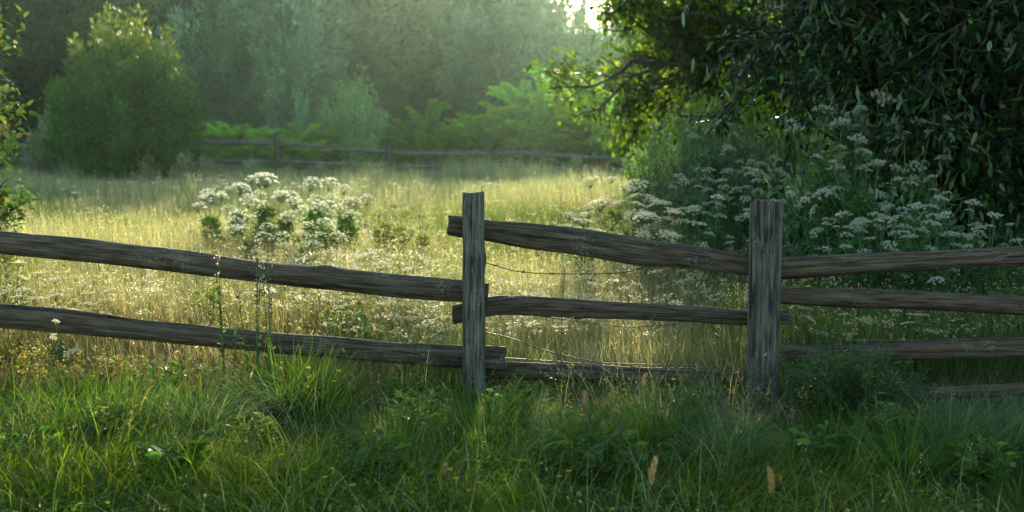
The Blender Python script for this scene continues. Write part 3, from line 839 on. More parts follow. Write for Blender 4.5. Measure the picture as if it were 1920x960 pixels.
# (px, distance, height, width scale, kind, label)
WOOD = [
    (-60, 48, 8.6, 1.1, 3, 'very dark woodland tree at the left edge behind the bushy tree'),
    (70, 52, 9.2, 1.1, 3, 'dark woodland tree above the grey bush at left'),
    (215, 55, 9.6, 1.0, 3, 'dark woodland tree directly behind the bushy green tree'),
    (318, 53, 7.8, .8, 1, 'tall dusky woodland tree right of the bushy green tree'),
    (485, 51, 8.0, 1.02, 2, 'broad pale hazy woodland tree, largest crown above the far fence'),
    (400, 45, 5.2, .66, 0, 'lower blue-green woodland tree in front of the broad pale crown'),
    (552, 45, 4.6, .62, 0, 'low rounded woodland tree right of the broad pale crown'),
    (650, 57, 8.6, 1.0, 3, 'dark woodland tree behind the light green sapling'),
    (700, 56, 8.4, .95, 3, 'dark recessed woodland tree left of the domed grey crown'),
    (775, 60, 9.4, 1.1, 3, 'darkest woodland tree in the gap at the middle of the wood'),
    (920, 56, 6.3, .98, 2, 'domed grey-green woodland tree above the feathery shrubs'),
    (1010, 64, 7.2, .8, 3, 'tall woodland tree behind the domed grey crown'),
    (1085, 60, 6.0, .75, 0, 'low woodland tree under the bright gap of sky'),
    (1165, 62, 6.0, .95, 2, 'low hazy woodland tree below the sky gap'),
    (1245, 52, 7.6, .9, 1, 'woodland tree under the overhanging branch'),
    (1340, 50, 7.0, 1.0, 0, 'woodland tree seen through the overhanging branch'),
    (1470, 48, 8.0, 1.1, 3, 'dark woodland tree behind the overhanging tree'),
    (1640, 46, 9.0, 1.2, 3, 'woodland tree hidden mostly by the dark right tree'),
]
for i, (px, Y, H, ws, k, lab) in enumerate(WOOD):
    s = H / 8
    x = xat(px, Y, 3)
    FT[k].place((x, Y, float(terrain(x, Y)) - .1), i * 1.7, (s * ws, s * ws, s), lab, 'tree', 'trees of the wood beyond the meadow')

def far_wood():
    """the unbroken mass of wood behind the trees one can tell apart"""
    rng = np.random.default_rng(900)
    b = Buf()
    for i in range(190):
        x = rng.uniform(-52, 56); y = rng.uniform(66, 90)
        px = 960 + x / y * F
        H = rng.uniform(9, 13)
        if 1000 < px < 1190: H = rng.uniform(3.0, 4.6) + 2.2 * max(0, (px - 1100) / 90)
        R = rng.uniform(2.2, 3.6)
        if i >= 120: H = rng.uniform(2.4, 3.6); y = rng.uniform(62, 67); R = 2.4
        n = 1700 if i < 120 else 900
        u = nrm(rng.normal(size=(n, 3))); rad = rng.random(n) ** .35
        pos = np.array([x, y, H * .52 + terrain(x, y)]) + u * (rad * (1 + .25 * np.sin(u[:, 0] * 8 + x) * np.sin(u[:, 2] * 9 + y)))[:, None] * np.array([R, R, H * .5])
        d = u + rng.normal(0, .6, (n, 3)) + np.array([0, 0, .4])
        add_leaves(b, rng, pos, d, .42 * (.6 + .7 * rng.random(n)), .24, jitter_col(rng, (.012, .030, .013), n, .3), nvec=u, simple=True)  # near-black leaves paint in the darkness between the crowns
    o = b.build('far_woods', M_FAR); tag(o, 'dim mass of woodland closing off the view beyond the single trees', 'woods', kind='stuff')
far_wood()

def undergrowth():
    rng = np.random.default_rng(901)
    b = Buf()
    for i in range(150):
        x = rng.uniform(-26, 24); y = rng.uniform(38.5, 47)
        H = rng.uniform(.5, 1.3); R = rng.uniform(.6, 1.2); n = 420
        u = nrm(rng.normal(size=(n, 3))); u[:, 2] = np.abs(u[:, 2]); rad = rng.random(n) ** .5
        pos = np.array([x, y, 0.02]) + u * rad[:, None] * np.array([R, R, H]) * (1 + .3 * np.sin(u[:, :1] * 9 + x))
        add_leaves(b, rng, pos, u + rng.normal(0, .6, (n, 3)) + np.array([0, 0, .5]), .16 * (.6 + .7 * rng.random(n)), .06, jitter_col(rng, (.030, .075, .022), n, .3), nvec=u, simple=True)
    o = b.build('undergrowth', M_FAR); tag(o, 'low green undergrowth behind the far rail fence', 'undergrowth', kind='stuff')
undergrowth()

# bushy tree at the left, upright shoots from the ground
def shoot_bush(name, seed, H, R, nshoot, col, tipcol, leaf, per=46, part='shoots', w=.5, mat=None, tight=.13):
    def make():
        rng = np.random.default_rng(seed)
        root = empty(name, (0, 0, 0))
        tb, cb = Buf(), Buf()
        for i in range(nshoot):
            az = rng.random() * TAU; q = math.sqrt(rng.random())
            b0 = np.array([math.cos(az), math.sin(az), 0]) * q * R * .35
            top = np.array([math.cos(az) * q * R, math.sin(az) * q * R, H * (1 - .55 * q ** 2.2) * (.62 + .38 * rng.random())])
            if rng.random() < .35: top[2] *= rng.uniform(.3, .8); top[:2] *= 1.12
            mid = b0 * .4 + top * .6; mid[2] = top[2] * .45; mid[:2] *= 1.15
            ts = np.linspace(0, 1, 7)[:, None]
            path = (1 - ts) ** 2 * b0 + 2 * ts * (1 - ts) * mid + ts ** 2 * top
            add_tube(tb, path, np.linspace(.018, .004, 7) * H / 4.5, (.06, .05, .035), sides=4)
            n = per
            t = .12 + .9 * rng.random(n)
            pos = (1 - t[:, None]) ** 2 * b0 + 2 * t[:, None] * (1 - t[:, None]) * mid + t[:, None] ** 2 * top
            wd = R * tight * (1.15 - .75 * t)[:, None]
            o = rng.normal(size=(n, 3)); pos = pos + o * wd
            pos[:, 2] = np.maximum(pos[:, 2], .03)
            d = nrm(o) * .8 + np.array([0, 0, .9]) + rng.normal(0, .35, (n, 3))
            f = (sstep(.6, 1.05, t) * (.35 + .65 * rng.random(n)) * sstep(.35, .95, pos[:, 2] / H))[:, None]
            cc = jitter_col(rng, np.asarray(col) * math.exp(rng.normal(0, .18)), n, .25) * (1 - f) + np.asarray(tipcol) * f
            add_leaves(cb, rng, pos, d, leaf * (.6 + .7 * rng.random(n)), leaf * w * (.7 + .6 * rng.random(n)), cc, simple=True)
        tb.build('trunk', M_BARK, root)
        cb.build('crown', mat or M_LEAF, root)
        return root
    return Proto(make)

x0 = xat(238, 33, 2)
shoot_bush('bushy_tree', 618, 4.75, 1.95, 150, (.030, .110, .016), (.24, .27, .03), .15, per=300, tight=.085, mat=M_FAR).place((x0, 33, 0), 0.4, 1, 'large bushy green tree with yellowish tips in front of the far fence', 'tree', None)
x0 = xat(70, 34, 1)
shoot_bush('grey_bush', 612, 2.1, .52, 60, (.13, .16, .11), (.2, .22, .16), .12, per=110, w=.3, tight=.10).place((x0, 34.6, 0), 0, 1, 'small grey-leaved bush by the far fence at the left', 'bush', None)
x0 = xat(655, 38.5, 1)
shoot_bush('light_green_sapling', 613, 3.3, 1.2, 80, (.12, .27, .10), (.22, .34, .12), .14, per=170, tight=.10, mat=M_FAR).place((x0, 39, 0), 1, 1, 'light green rounded sapling just behind the far fence', 'tree', None)
for j, (px, h, lab) in enumerate([(275, .95, 'pale grey-green bushlet at the foot of the bushy tree'), (345, .95, 'pale leafy bushlet right of the bushy tree foot'), (385, .8, 'small pale bushlet below the far fence end')]):
    if j == 0: SP = shoot_bush('pale_bush', 614, 1.0, .36, 34, (.15, .19, .11), (.24, .27, .17), .085, per=40)
    SP.place((xat(px, 31.5), 31.5, 0), j * 2, h, lab, 'bush', 'pale bushlets before the far fence')

# feathery arching shrubs behind the far fence
def plume_bush(seed, H, R, nst, col, tipcol):
    def make():
        rng = np.random.default_rng(seed)
        root = empty('feathery_shrub', (0, 0, 0))
        tb, cb = Buf(), Buf()
        for i in range(nst):
            az = rng.random() * TAU; q = rng.random() ** .6
            d0 = np.array([math.cos(az), math.sin(az), 0])
            top = d0 * R * q * 1.05 + np.array([0, 0, H * (1 - .6 * q ** 1.6) * (.6 + .5 * rng.random())])
            mid = d0 * R * q * .35 + np.array([0, 0, top[2] * .95])
            tip = top + d0 * R * .22 - np.array([0, 0, H * .06 * rng.random()]) + np.array([0, 0, H * .05])
            ts = np.linspace(0, 1, 8)[:, None]
            path = (1 - ts) ** 3 * np.zeros(3) + 3 * ts * (1 - ts) ** 2 * mid * .6 + 3 * ts ** 2 * (1 - ts) * top + ts ** 3 * tip
            add_tube(tb, path, np.linspace(.016, .004, 8), (.06, .045, .02), sides=4)
            n = 320
            t = .3 + .7 * rng.random(n)
            tt = t[:, None]
            pos = 3 * tt * (1 - tt) ** 2 * mid * .6 + 3 * tt ** 2 * (1 - tt) * top + tt ** 3 * tip
            tan = nrm(3 * (1 - tt) ** 2 * mid * .6 + 6 * tt * (1 - tt) * (top - mid * .6) + 3 * tt ** 2 * (tip - top))
            sd = nrm(np.cross(tan, np.array([0, 0, 1.0]))) * np.where(rng.random(n) < .5, 1, -1)[:, None]
            d = sd * .8 + tan * .9 + rng.normal(0, .22, (n, 3)) - np.array([0, 0, .15])
            f = (sstep(.8, 1, t) * rng.random(n))[:, None] * .8
            cc = jitter_col(rng, np.asarray(col) * math.exp(rng.normal(0, .2)), n, .2) * (1 - f) + np.asarray(tipcol) * f
            add_leaves(cb, rng, pos, d, (.34 * (1.12 - .8 * t)) + .06, .075, cc, nvec=np.tile([0, 0, 1.0], (n, 1)), simple=True)
        tb.build('branches', M_BARK, root)
        cb.build('crown', M_SUN, root)
        return root
    return Proto(make)
PB = [plume_bush(621, 2.6, 2.0, 80, (.115, .29, .05), (.34, .36, .07)), plume_bush(622, 2.3, 1.7, 72, (.125, .30, .06), (.32, .37, .08))]
for j, (px, Y, s, k, lab) in enumerate([(800, 39.5, .88, 1, 'feathery arching shrub right of the light green sapling'), (890, 39, .74, 0, 'lowest feathery shrub behind the far fence post'),
                                        (985, 39.5, 1.12, 1, 'feathery arching shrub in the middle with yellow tips'), (1040, 41, 1.3, 0, 'tallest feathery shrub with plumes rising against the wood'),
                                        (1135, 39, 1.15, 0, 'dark feathery shrub with rusty base by the far fence end'), (720, 40, .55, 1, 'small feathery shrub at the sapling foot')]):
    PB[k].place((xat(px, Y, 1), Y, 0), j * 1.3, s, lab, 'shrub', 'feathery shrubs behind the far fence')
PB2 = plume_bush(623, 1.5, 1.6, 80, (.10, .26, .07), (.24, .34, .10))
for j, (px, Y, s, lab) in enumerate([(440, 38.5, 1.0, 'low leafy shrub behind the far fence left of its first bare post'), (560, 38.8, .95, 'low leafy shrub behind the far fence right of its first bare post')]):
    PB2.place((xat(px, Y, 1), Y, 0), j * 2.1, s, lab, 'shrub', 'low shrubs behind the far fence')

# overhanging broadleaf tree, its boughs above the middle and right of the meadow
def overhang_tree():
    rng = np.random.default_rng(700)
    root = empty('overhanging_tree', (6.0, 24, 0))
    tag(root, 'broadleaf tree with sunlit boughs overhanging the meadow at top right', 'tree')
    tb, cb = Buf(), Buf()
    bc = (.035, .03, .022)
    trunk = np.array([[0, 0, -.2], [.05, 0, 1.2], [-.05, .1, 2.6], [-.2, 0, 4.2], [-.4, -.1, 6], [-.5, 0, 8]])
    add_tube(tb, trunk, [.30, .25, .22, .19, .14, .07], bc, sides=10)
    tips = []
    P = dict(wob=.16, trop=[.03, .02, .0], levels=2, nb=[7, 6], ang=.7, ratio=.42, per=4)
    limbs = []; high = dict(P, zmin=4.75)
    # low boughs reaching left into the picture
    for (z, tx, ty, tz, r) in [(2.6, -4.3, -.4, 3.45, .085), (2.3, -3.2, .4, 2.75, .07), (2.9, -3.0, -1.0, 3.5, .07), (2.2, -2.0, -.8, 2.4, .06), (3.0, -2.6, 1.0, 3.4, .06), (1.8, -1.4, -.6, 2.0, .05), (2.4, -1.4, -1.2, 3.1, .05), (2.6, 1.8, -.8, 3.1, .06), (3.2, -3.9, .8, 3.9, .07), (3.0, -4.7, .3, 3.95, .06), (2.8, -4.0, -.7, 3.75, .06)]:
        limbs.append((np.array([0, 0, z]), np.array([tx, ty, tz]), r))
    # main canopy overhead, out of view and shaped to shade the foreground
    for k in range(19):
        az = k * 2.39996; q = .35 + .65 * ((k * .618) % 1)
        limbs.append((np.array([-.2, 0, 3.6 + 3.0 * (k / 19)]), np.array([math.cos(az) * 5.6 * q - .9, math.sin(az) * 2.8 * q, 5.7 + 3.0 * ((k * .382) % 1)]), .09))
    # unseen long boughs high to the left, added to shade the verge
    for k in range(8):
        limbs.append((np.array([-.3, 0, 5.1 + .2 * k]), np.array([-5.0 - .8 * k + rng.normal(0, .3), rng.normal(0, 1.0), 6.1 + (k % 3) * .7]), .1))
    for i, (s, e, r) in enumerate(limbs):
        grow(rng, tb, s, nrm(e - s), np.linalg.norm(e - s) * .95, r, 0, P if i < 11 else high, tips, bc)
    tips = [t for i, t in enumerate(tips) if t[0][2] > 4.5 or t[0][2] < 4.0 or i % 2]  # twigs dropped to shape the sunlight on the meadow
    tips = [t for i, t in enumerate(tips) if not (t[0][0] < -2.4 and t[0][2] < 4.4 and i % 6 < 1)]
    leaf_on_tips(cb, rng, tips, 11, .15, .085, (.026, .072, .008), spread=.12, droop=.25, var=.35, mixto=(.15, .21, .016), p=.5)  # half the leaves mixed toward yellow-green, painting sun on the boughs
    tb.build('trunk', M_BARK, root, smooth=True)
    cb.build('crown', M_SUN, root)
overhang_tree()

# dark narrow-leaved tree on the right
def willow(name, label, x, y, seed, H, limbs, leaf, width, col, per, mixto, p, mat):
    rng = np.random.default_rng(seed)
    root = empty(name, (x, y, 0)); tag(root, label, 'tree')
    tb, cb = Buf(), Buf(); bc = (.028, .024, .018)
    trunk = np.array([[0, 0, -.2], [.1, 0, 1.0], [0, .1, 2.2], [.1, 0, 3.6], [0, 0, H * .8]])
    add_tube(tb, trunk, [.22, .18, .15, .11, .05], bc, sides=9)
    tips = []
    P = dict(wob=.20, trop=[.0, -.03, -.05], levels=2, nb=[8, 7], ang=.7, ratio=.42, per=4)
    for s, e, r in limbs:
        grow(rng, tb, np.array(s, float), nrm(np.array(e, float) - np.array(s, float)), np.linalg.norm(np.array(e) - np.array(s)), r, 0, P, tips, bc)
    leaf_on_tips(cb, rng, tips, per, leaf, width, col, spread=.10, droop=.12, out=.6, var=.5, mixto=mixto, p=p)
    tb.build('trunk', M_BARK, root, smooth=True)
    cb.build('crown', mat, root)

rg = np.random.default_rng(55)
L1 = []
for k in range(34):
    az = math.pi + rg.uniform(-1.5, 1.1); q = rg.uniform(.55, 1)
    z1 = rg.uniform(.9, 5.2)
    reach = 3.1 * q * np.interp(z1, [.9, 2, 3.2, 5.2], [.75, 1, 1.05, .8])
    L1.append(((0, 0, min(z1 * .55 + .5, 4.5)), (math.cos(az) * reach, math.sin(az) * reach, z1), .05))
willow('narrow_leaved_tree', 'dark glossy narrow-leaved tree drooping over the right side of the fence', 5.7, 12.8, 711, 6.0, L1, .135, .044, (.009, .030, .009), 7, (.10, .18, .05), .30, M_GLOSS)  # share of paler leaves paints lit foliage into the colour
L2 = []
for k in range(40):
    az = math.pi + rg.uniform(-2.2, 2.2); q = rg.uniform(.5, 1); z1 = rg.uniform(.4, 7)
    reach = 3.6 * q
    L2.append(((0, 0, min(z1 * .5 + .3, 5)), (math.cos(az) * reach, math.sin(az) * reach, z1), .06))
willow('dark_filler_tree', 'added dark filler tree behind the narrow-leaved tree at the right edge', 8.2, 15.5, 712, 7.5, L2, .19, .085, (.010, .024, .008), 9, (.03, .05, .015), .1, M_LEAF)  # filler tree added to give an opaque black backing

# leafy shrub whose twigs enter from the left edge
def left_shrub():
    rng = np.random.default_rng(720)
    root = empty('leafy_shrub', (-4.55, 10, 0)); tag(root, 'broad-leaved shrub whose sunlit twigs enter at the left edge', 'shrub')
    tb, cb = Buf(), Buf(); tips = []
    add_tube(tb, [[.02, 0, -.1], [0, .02, .5], [.01, 0, 1.0], [-.02, 0, 1.7]], [.03, .026, .02, .012], (.06, .045, .03), sides=7)
    P = dict(wob=.18, trop=[.03, -.02, -.05], levels=1, nb=[7], ang=.7, ratio=.35, per=5)
    for (z0, px, py, Y) in [(1.2, 36, 100, 10), (1.0, 22, 150, 10.1), (1.5, 30, 62, 9.9), (.7, 8, 210, 10), (.5, 14, 335, 9.9), (.5, 2, 300, 10.2), (.9, 4, 255, 10), (1.6, -30, 40, 10), (.4, -6, 370, 10), (.8, -60, 180, 10.2), (.6, -50, 300, 9.8), (.5, -80, 400, 10.1)]:
        e = at(px, py, Y) - np.array([-4.55, 10, 0])
        s = np.array([0, 0, z0])
        grow(rng, tb, s, nrm(e - s), np.linalg.norm(e - s), .014, 0, P, tips, (.06, .045, .03))
    leaf_on_tips(cb, rng, tips, 5, .07, .042, (.05, .10, .025), spread=.04, droop=.2, var=.25, mixto=(.22, .17, .07), p=.2)
    tb.build('branches', M_BARK, root); cb.build('foliage', M_LEAF, root)
left_shrub()

# ------------------------------------------------------------------ tall weeds and bushes by the right post
def weed(name, seed, H, R, nst, col, leaf, lw, per, stemcol=None, top=None, topcol=None, upright=1.0, part='foliage', mat=None):
    def make():
        rng = np.random.default_rng(seed)
        root = empty(name, (0, 0, 0))
        tb, cb = Buf(), Buf()
        sc = np.asarray(stemcol if stemcol is not None else np.asarray(col) * 1.1)
        for i in range(nst):
            az = rng.random() * TAU; q = math.sqrt(rng.random())
            b0 = np.array([math.cos(az), math.sin(az), 0]) * q * R * .3; b0[2] = -.02
            tp = np.array([math.cos(az) * q * R, math.sin(az) * q * R, H * (.6 + .4 * rng.random()) * (1 - .25 * q)])
            mid = (b0 + tp) / 2 + rng.normal(0, R * .06, 3); mid[2] = tp[2] * (.5 + .08 * upright)
            ts = np.linspace(0, 1, 6)[:, None]
            path = (1 - ts) ** 2 * b0 + 2 * ts * (1 - ts) * mid + ts ** 2 * tp
            add_tube(tb, path, np.linspace(.0042, .0016, 6), sc, sides=4)
            t = .08 + .92 * rng.random(per); tt = t[:, None]
            pos = (1 - tt) ** 2 * b0 + 2 * tt * (1 - tt) * mid + tt ** 2 * tp
            a2 = rng.random(per) * TAU
            d = np.stack([np.cos(a2), np.sin(a2), .2 + .6 * rng.random(per)], 1)
            add_leaves(cb, rng, pos, d, leaf * (.55 + .7 * rng.random(per)) * (1.15 - .5 * t), lw * (.7 + .5 * rng.random(per)), jitter_col(rng, col, per, .28), nvec=np.tile([0, 0, 1.0], (per, 1)))
            if top:
                m = top
                h = rng.random(m) * (.16 if m > 20 else .06) * min(H, 1.2)
                p2 = tp + np.stack([rng.normal(0, .010, m), rng.normal(0, .010, m), -h + .01], 1)
                fb = Buf() if nst <= 10 else cb
                add_leaves(fb, rng, p2, rng.normal(0, 1, (m, 3)) + np.array([0, 0, .5]), .012 + .006 * rng.random(m), .009, jitter_col(rng, topcol, m, .2), simple=True)
                if nst <= 10: fb.build('flower_spike', M_PETAL, root)
        tb.build('stem', M_STEM, root); cb.build('foliage', mat or M_LEAF, root)
        return root
    return Proto(make)

W_FINE = weed('feathery_weed', 801, 1.8, .6, 110, (.085, .145, .075), .075, .013, 80, top=10, topcol=(.34, .36, .25))
for j, (px, py, Y, lab) in enumerate([(1268, 215, 15, 'tall feathery blue-green weed left of the umbels behind the right post'), (1330, 178, 15.6, 'tallest feathery blue-green weed beneath the overhanging boughs'),
                                      (1400, 200, 15.2, 'tall feathery weed directly above the right post'), (1455, 232, 14.6, 'feathery weed against the drooping dark tree'), (1300, 285, 14, 'lower feathery weed in front of the tallest one')]):
    p = at(px, py, Y); W_FINE.place((p[0], Y, 0), j * 1.1, (.9, .9, p[2] / 1.8), lab, 'weed', 'tall feathery weeds behind the right post')

W_DARK = weed('bushy_weed', 803, .55, .34, 40, (.045, .095, .028), .065, .013, 34, mat=M_LEAF)
for j, (px, Y, s, lab) in enumerate([(1535, 6.95, .9, 'dark bushy weed at the right foot of the right post'), (1610, 6.8, 1.0, 'largest dark bushy weed in front of the right-hand rails'), (1675, 6.75, .8, 'dark bushy weed before the lowest right rail end'),
                                     (1580, 7.3, .85, 'dark bushy weed tight under the right-hand rails')]):
    W_DARK.place((xat(px, Y, .2), Y, 0), j * 1.9, s, lab, 'weed', 'dark bushy weeds by the right post')

W_LEAFY = weed('leafy_weed', 804, .6, .24, 22, (.085, .16, .025), .085, .034, 15)
for j, (px, py, Y, lab) in enumerate([(655, 545, 8.5, 'bright green broad-leaved weed behind the upper left rail'), (690, 575, 8.3, 'smaller bright green weed right of its broad-leaved neighbour'), (300, 655, 7.45, 'yellow-green leafy weed under the lower left rail'),
                                      (395, 500, 9.2, 'leafy weed with yellow-green leaves under the upper left rail'), (620, 560, 9, 'green leafy weed among the meadow flowers left of the broad-leaved pair'), (740, 560, 9.4, 'green leafy weed between the upper left rail and the middle post'), (800, 600, 8.6, 'low green leafy weed close to the middle post'), (560, 530, 9.6, 'leafy weed behind the upper left rail near the pink-topped weeds')]):
    p = at(px, py, Y); W_LEAFY.place((p[0], Y, 0), j * 1.7, (.8, .8, p[2] / .6), lab, 'weed', 'broad-leaved weeds along the left rails')

W_PINK = weed('flowering_weed', 805, .80, .10, 4, (.045, .085, .03), .040, .014, 30, top=16, topcol=(.46, .34, .27))
for j, (px, py, Y, lab) in enumerate([(472, 492, 7.45, 'pink-topped weed standing before the upper left rail'), (508, 520, 7.5, 'shorter pink-topped weed right of the taller one at the upper left rail'), (420, 515, 7.5, 'leafy pink-topped weed left of the taller one at the upper left rail')]):
    p = at(px, py, Y); W_PINK.place((p[0], Y, 0), j * 1.7, (1.0, 1.0, p[2] / .58), lab, 'weed', 'pink topped weeds at the upper left rail')

W_DOCK = weed('dock_plant', 806, 1.0, .10, 2, (.10, .12, .05), .06, .018, 8, top=60, topcol=(.42, .34, .18))
for j, (px, py, Y, lab) in enumerate([(1060, 285, 11.5, 'tall seeding dock stalk above the sagging rail'), (1146, 300, 13, 'pale seeding stalk behind the flat umbels'), (1047, 445, 7.95, 'small green seeding dock against the sagging rail'), (365, 428, 9.6, 'leaning seed stalk above the upper left rail'), (1108, 318, 14, 'seeding stalk beside the tall dock')]):
    p = at(px, py, Y); W_DOCK.place((p[0], Y, 0), j * 1.7, (.8, .8, p[2] / 1.0), lab, 'weed', 'seeding dock stalks')

W_RUST = weed('rusty_weed', 807, .5, .28, 34, (.17, .16, .035), .05, .013, 26, top=6, topcol=(.40, .27, .07))
for j, (px, py, Y) in enumerate([(20, 625, 7.8), (70, 640, 7.5), (135, 650, 7.9), (190, 645, 7.6), (250, 665, 7.7), (330, 660, 7.9), (400, 668, 7.8), (560, 690, 7.9)]):
    p = at(px, py, Y); W_RUST.place((p[0], Y, 0), j * 1.7, (1, 1, p[2] / .5), 'rusty yellow seeding weed below the lower left rail, ' + (ORD[j] if j < 7 else 'rightmost'), 'weed', 'rusty weeds below the lower left rail')

W_LUSH = weed('leafy_undergrowth_plant', 808, 1.0, .5, 44, (.040, .095, .035), .075, .024, 40)
for j, (px, py, Y, lab) in enumerate([(1530, 420, 10.5, 'dark leafy plant between the white umbels and the right post'), (1620, 470, 9.8, 'dark leafy plant above the top right rail'), (1720, 455, 9.9, 'dark leafy plant under the drooping tree'), (1820, 440, 10.2, 'dark leafy plant above the right rail near the frame edge'), (1910, 430, 10.4, 'dark leafy plant at the right edge'),
                                      (1460, 440, 11.2, 'leafy plant just right of the right post top'), (1560, 360, 12, 'tall leafy plant beneath the drooping tree'), (1680, 350, 12.2, 'tall dark leafy plant deep under the drooping tree'), (1800, 340, 12.4, 'tall dark leafy plant in deepest shade at right'), (1390, 400, 12.4, 'leafy plant among the umbels left of the right post'), (1900, 330, 12.6, 'tall dark plant at the right edge in deep shade')]):
    p = at(px, py, Y); W_LUSH.place((p[0], Y, 0), j * 1.3, (1.1, 1.1, p[2] / 1.0), lab, 'plant', 'leafy plants in the shade at right')

# blue-green broom-like shrubs and sunlit saplings under the overhanging boughs
EL = shoot_bush('leafy_shrub', 619, 2.0, .6, 46, (.085, .175, .085), (.17, .26, .13), .12, per=90, w=.36, tight=.17)
for j, (px, py, Y, lab) in enumerate([(1600, 165, 11.6, 'pale grey-green leafy shrub in front of the dark narrow-leaved tree'), (1530, 250, 11.8, 'lower grey-green leafy shrub left of the pale one before the dark tree'), (1690, 255, 11.4, 'lower grey-green leafy shrub right of the pale one before the dark tree')]):
    p = at(px, py, Y); EL.place((p[0], Y, 0), j * 2.4, (.9, .9, p[2] / 1.85), lab, 'shrub', 'grey-green shrubs before the dark tree')
BR = shoot_bush('broom_shrub', 615, 1.9, .85, 110, (.12, .23, .13), (.2, .29, .16), .07, per=240, w=.22, tight=.12)
for j, (px, py, Y, lab) in enumerate([(1290, 190, 15.5, 'fine-leaved blue-green shrub below the overhanging boughs'), (1375, 205, 15, 'fine-leaved blue-green shrub directly above the right post'), (1450, 235, 14.4, 'fine-leaved blue-green shrub against the dark narrow-leaved tree')]):
    p = at(px, py, Y); BR.place((p[0], Y, 0), j * 2.0, (.95, .95, p[2] / 1.8), lab, 'shrub', 'fine-leaved shrubs behind the right post')
SL = shoot_bush('sunlit_sapling', 616, 2.4, .9, 40, (.07, .15, .02), (.24, .28, .04), .11, per=150, w=.6, tight=.16, mat=M_SUN)
for j, (px, py, Y, lab) in enumerate([(1290, 150, 21, 'sunlit yellow-green sapling below the overhanging bough tips'), (1365, 120, 22, 'sunlit yellow-green sapling deeper under the overhanging boughs'), (1450, 110, 21, 'yellow-green sapling between the overhanging boughs and dark tree')]):
    p = at(px, py, Y); SL.place((p[0], Y, 0), j * 2.0, (1, 1, p[2] / 2.3), lab, 'tree', 'sunlit saplings under the overhanging boughs')
for j, (px, Y, h, lab) in enumerate([(470, 33, .7, 'pale bushlet left of the first bare far post'), (600, 34, .55, 'small pale bushlet between the first two bare far posts'), (690, 33.5, .6, 'pale bushlet left of the second bare far post'), (840, 34, .6, 'pale bushlet before the far fence between its second and third bare posts'), (960, 33, .7, 'pale bushlet right of the third bare far post'), (1080, 33.5, .75, 'pale bushlet before the far fence under the tall feathery shrub'), (1180, 32, .8, 'pale bushlet near the far fence end')]):
    SP.place((xat(px, Y), Y, 0), j * 2.3, h, lab, 'bush', 'pale bushlets before the far fence')

# tussocks of long grass in the verge
def tussock(seed, n, H, R, col):
    def make():
        rng = np.random.default_rng(seed)
        b = Buf(); q = np.sqrt(rng.random(n)); az = rng.random(n) * TAU
        root = np.stack([np.cos(az) * q * R, np.sin(az) * q * R, np.full(n, -.01)], 1)
        c = jitter_col(rng, col, n, .28)
        add_blades(b, rng, root, H * (.55 + .6 * rng.random(n)), az + rng.normal(0, .4, n), q * .5 + .05, np.abs(rng.normal(1.1, .4, n)), .0052 * (.6 + .6 * rng.random(n)), c, segs=7, tipcol=np.clip(c * 1.3, 0, .7), wander=.3)
        return b.build('grass_tussock', M_GRASS)
    return Proto(make)
TU = [tussock(831, 420, .44, .16, (.065, .115, .06)), tussock(832, 420, .46, .18, (.055, .115, .025)), tussock(833, 380, .42, .2, (.06, .12, .02))]
for j, (px, Y, s, k, lab) in enumerate([(1355, 6.05, .95, 0, 'blue-green grass tussock in front of the right post'), (530, 7.1, 1.1, 1, 'dark arching grass tussock below the lower left rail'), (600, 7.0, 1.0, 1, 'arching grass tussock right of the dark one below the left rail'),
                                        (900, 6.5, 1.05, 2, 'bright green tussock just before the middle post'), (1780, 6.2, 1.1, 0, 'grey-green tussock at lower right'), (1700, 5.9, .9, 1, 'dark tussock left of the grey-green one at lower right'), (1880, 6.3, 1.0, 0, 'grass tussock at the right edge of the verge'),
                                        (380, 6.5, .95, 0, 'pale green tussock in the left of the verge'), (150, 6.6, .9, 2, 'green tussock near the left edge of the verge'), (1080, 6.2, .9, 2, 'green tussock between the two posts'), (740, 6.2, .9, 1, 'grass tussock left of the bright one before the middle post'), (1240, 6.6, .9, 1, 'dark tussock left of the blue-green one'), (575, 7.42, 1.05, 2, 'tall tussock arching over the lower left rail')]):
    x = xat(px, Y, 0); TU[k].place((x, Y, float(terrain(x, Y))), j * 1.9, s, lab, 'grass tussock', 'grass tussocks in the verge')

VW = weed('verge_weed', 809, .26, .17, 13, (.045, .105, .018), .085, .036, 12)
VW2 = weed('verge_weed', 810, .30, .14, 10, (.075, .125, .03), .10, .020, 14)
for j, (px, Y, k, lab) in enumerate([(60, 5.9, 0, 'broad-leaved dark weed low in the verge near the left edge'), (210, 6.3, 1, 'narrow-leaved weed left of the pale foxtail in the verge'), (330, 5.6, 0, 'broad-leaved weed near the bottom edge left of the yellow flowers'), (470, 6.2, 1, 'narrow-leaved olive weed below the dark arching tussock'),
                                     (700, 5.7, 0, 'broad-leaved weed at the bottom below the left rails'), (790, 6.6, 1, 'narrow-leaved weed left of the middle post foot'), (960, 6.9, 0, 'broad-leaved weed right of the middle post foot'), (1010, 5.8, 1, 'narrow-leaved olive weed low in front of the middle post'),
                                     (1140, 5.7, 0, 'broad-leaved weed left of the big orange foxtail'), (1310, 6.7, 1, 'narrow-leaved weed left of the right post foot'), (1540, 5.9, 0, 'broad-leaved weed right of the fuzzy orange foxtail'), (1650, 6.3, 1, 'narrow-leaved weed below the dark bushy weeds'), (1840, 5.7, 0, 'broad-leaved weed in the lower right corner')]):
    x = xat(px, Y, 0); (VW2 if k else VW).place((x, Y, float(terrain(x, Y))), j * 1.5, 1.0 + .12 * (j % 3), lab, 'weed', 'low weeds in the verge')

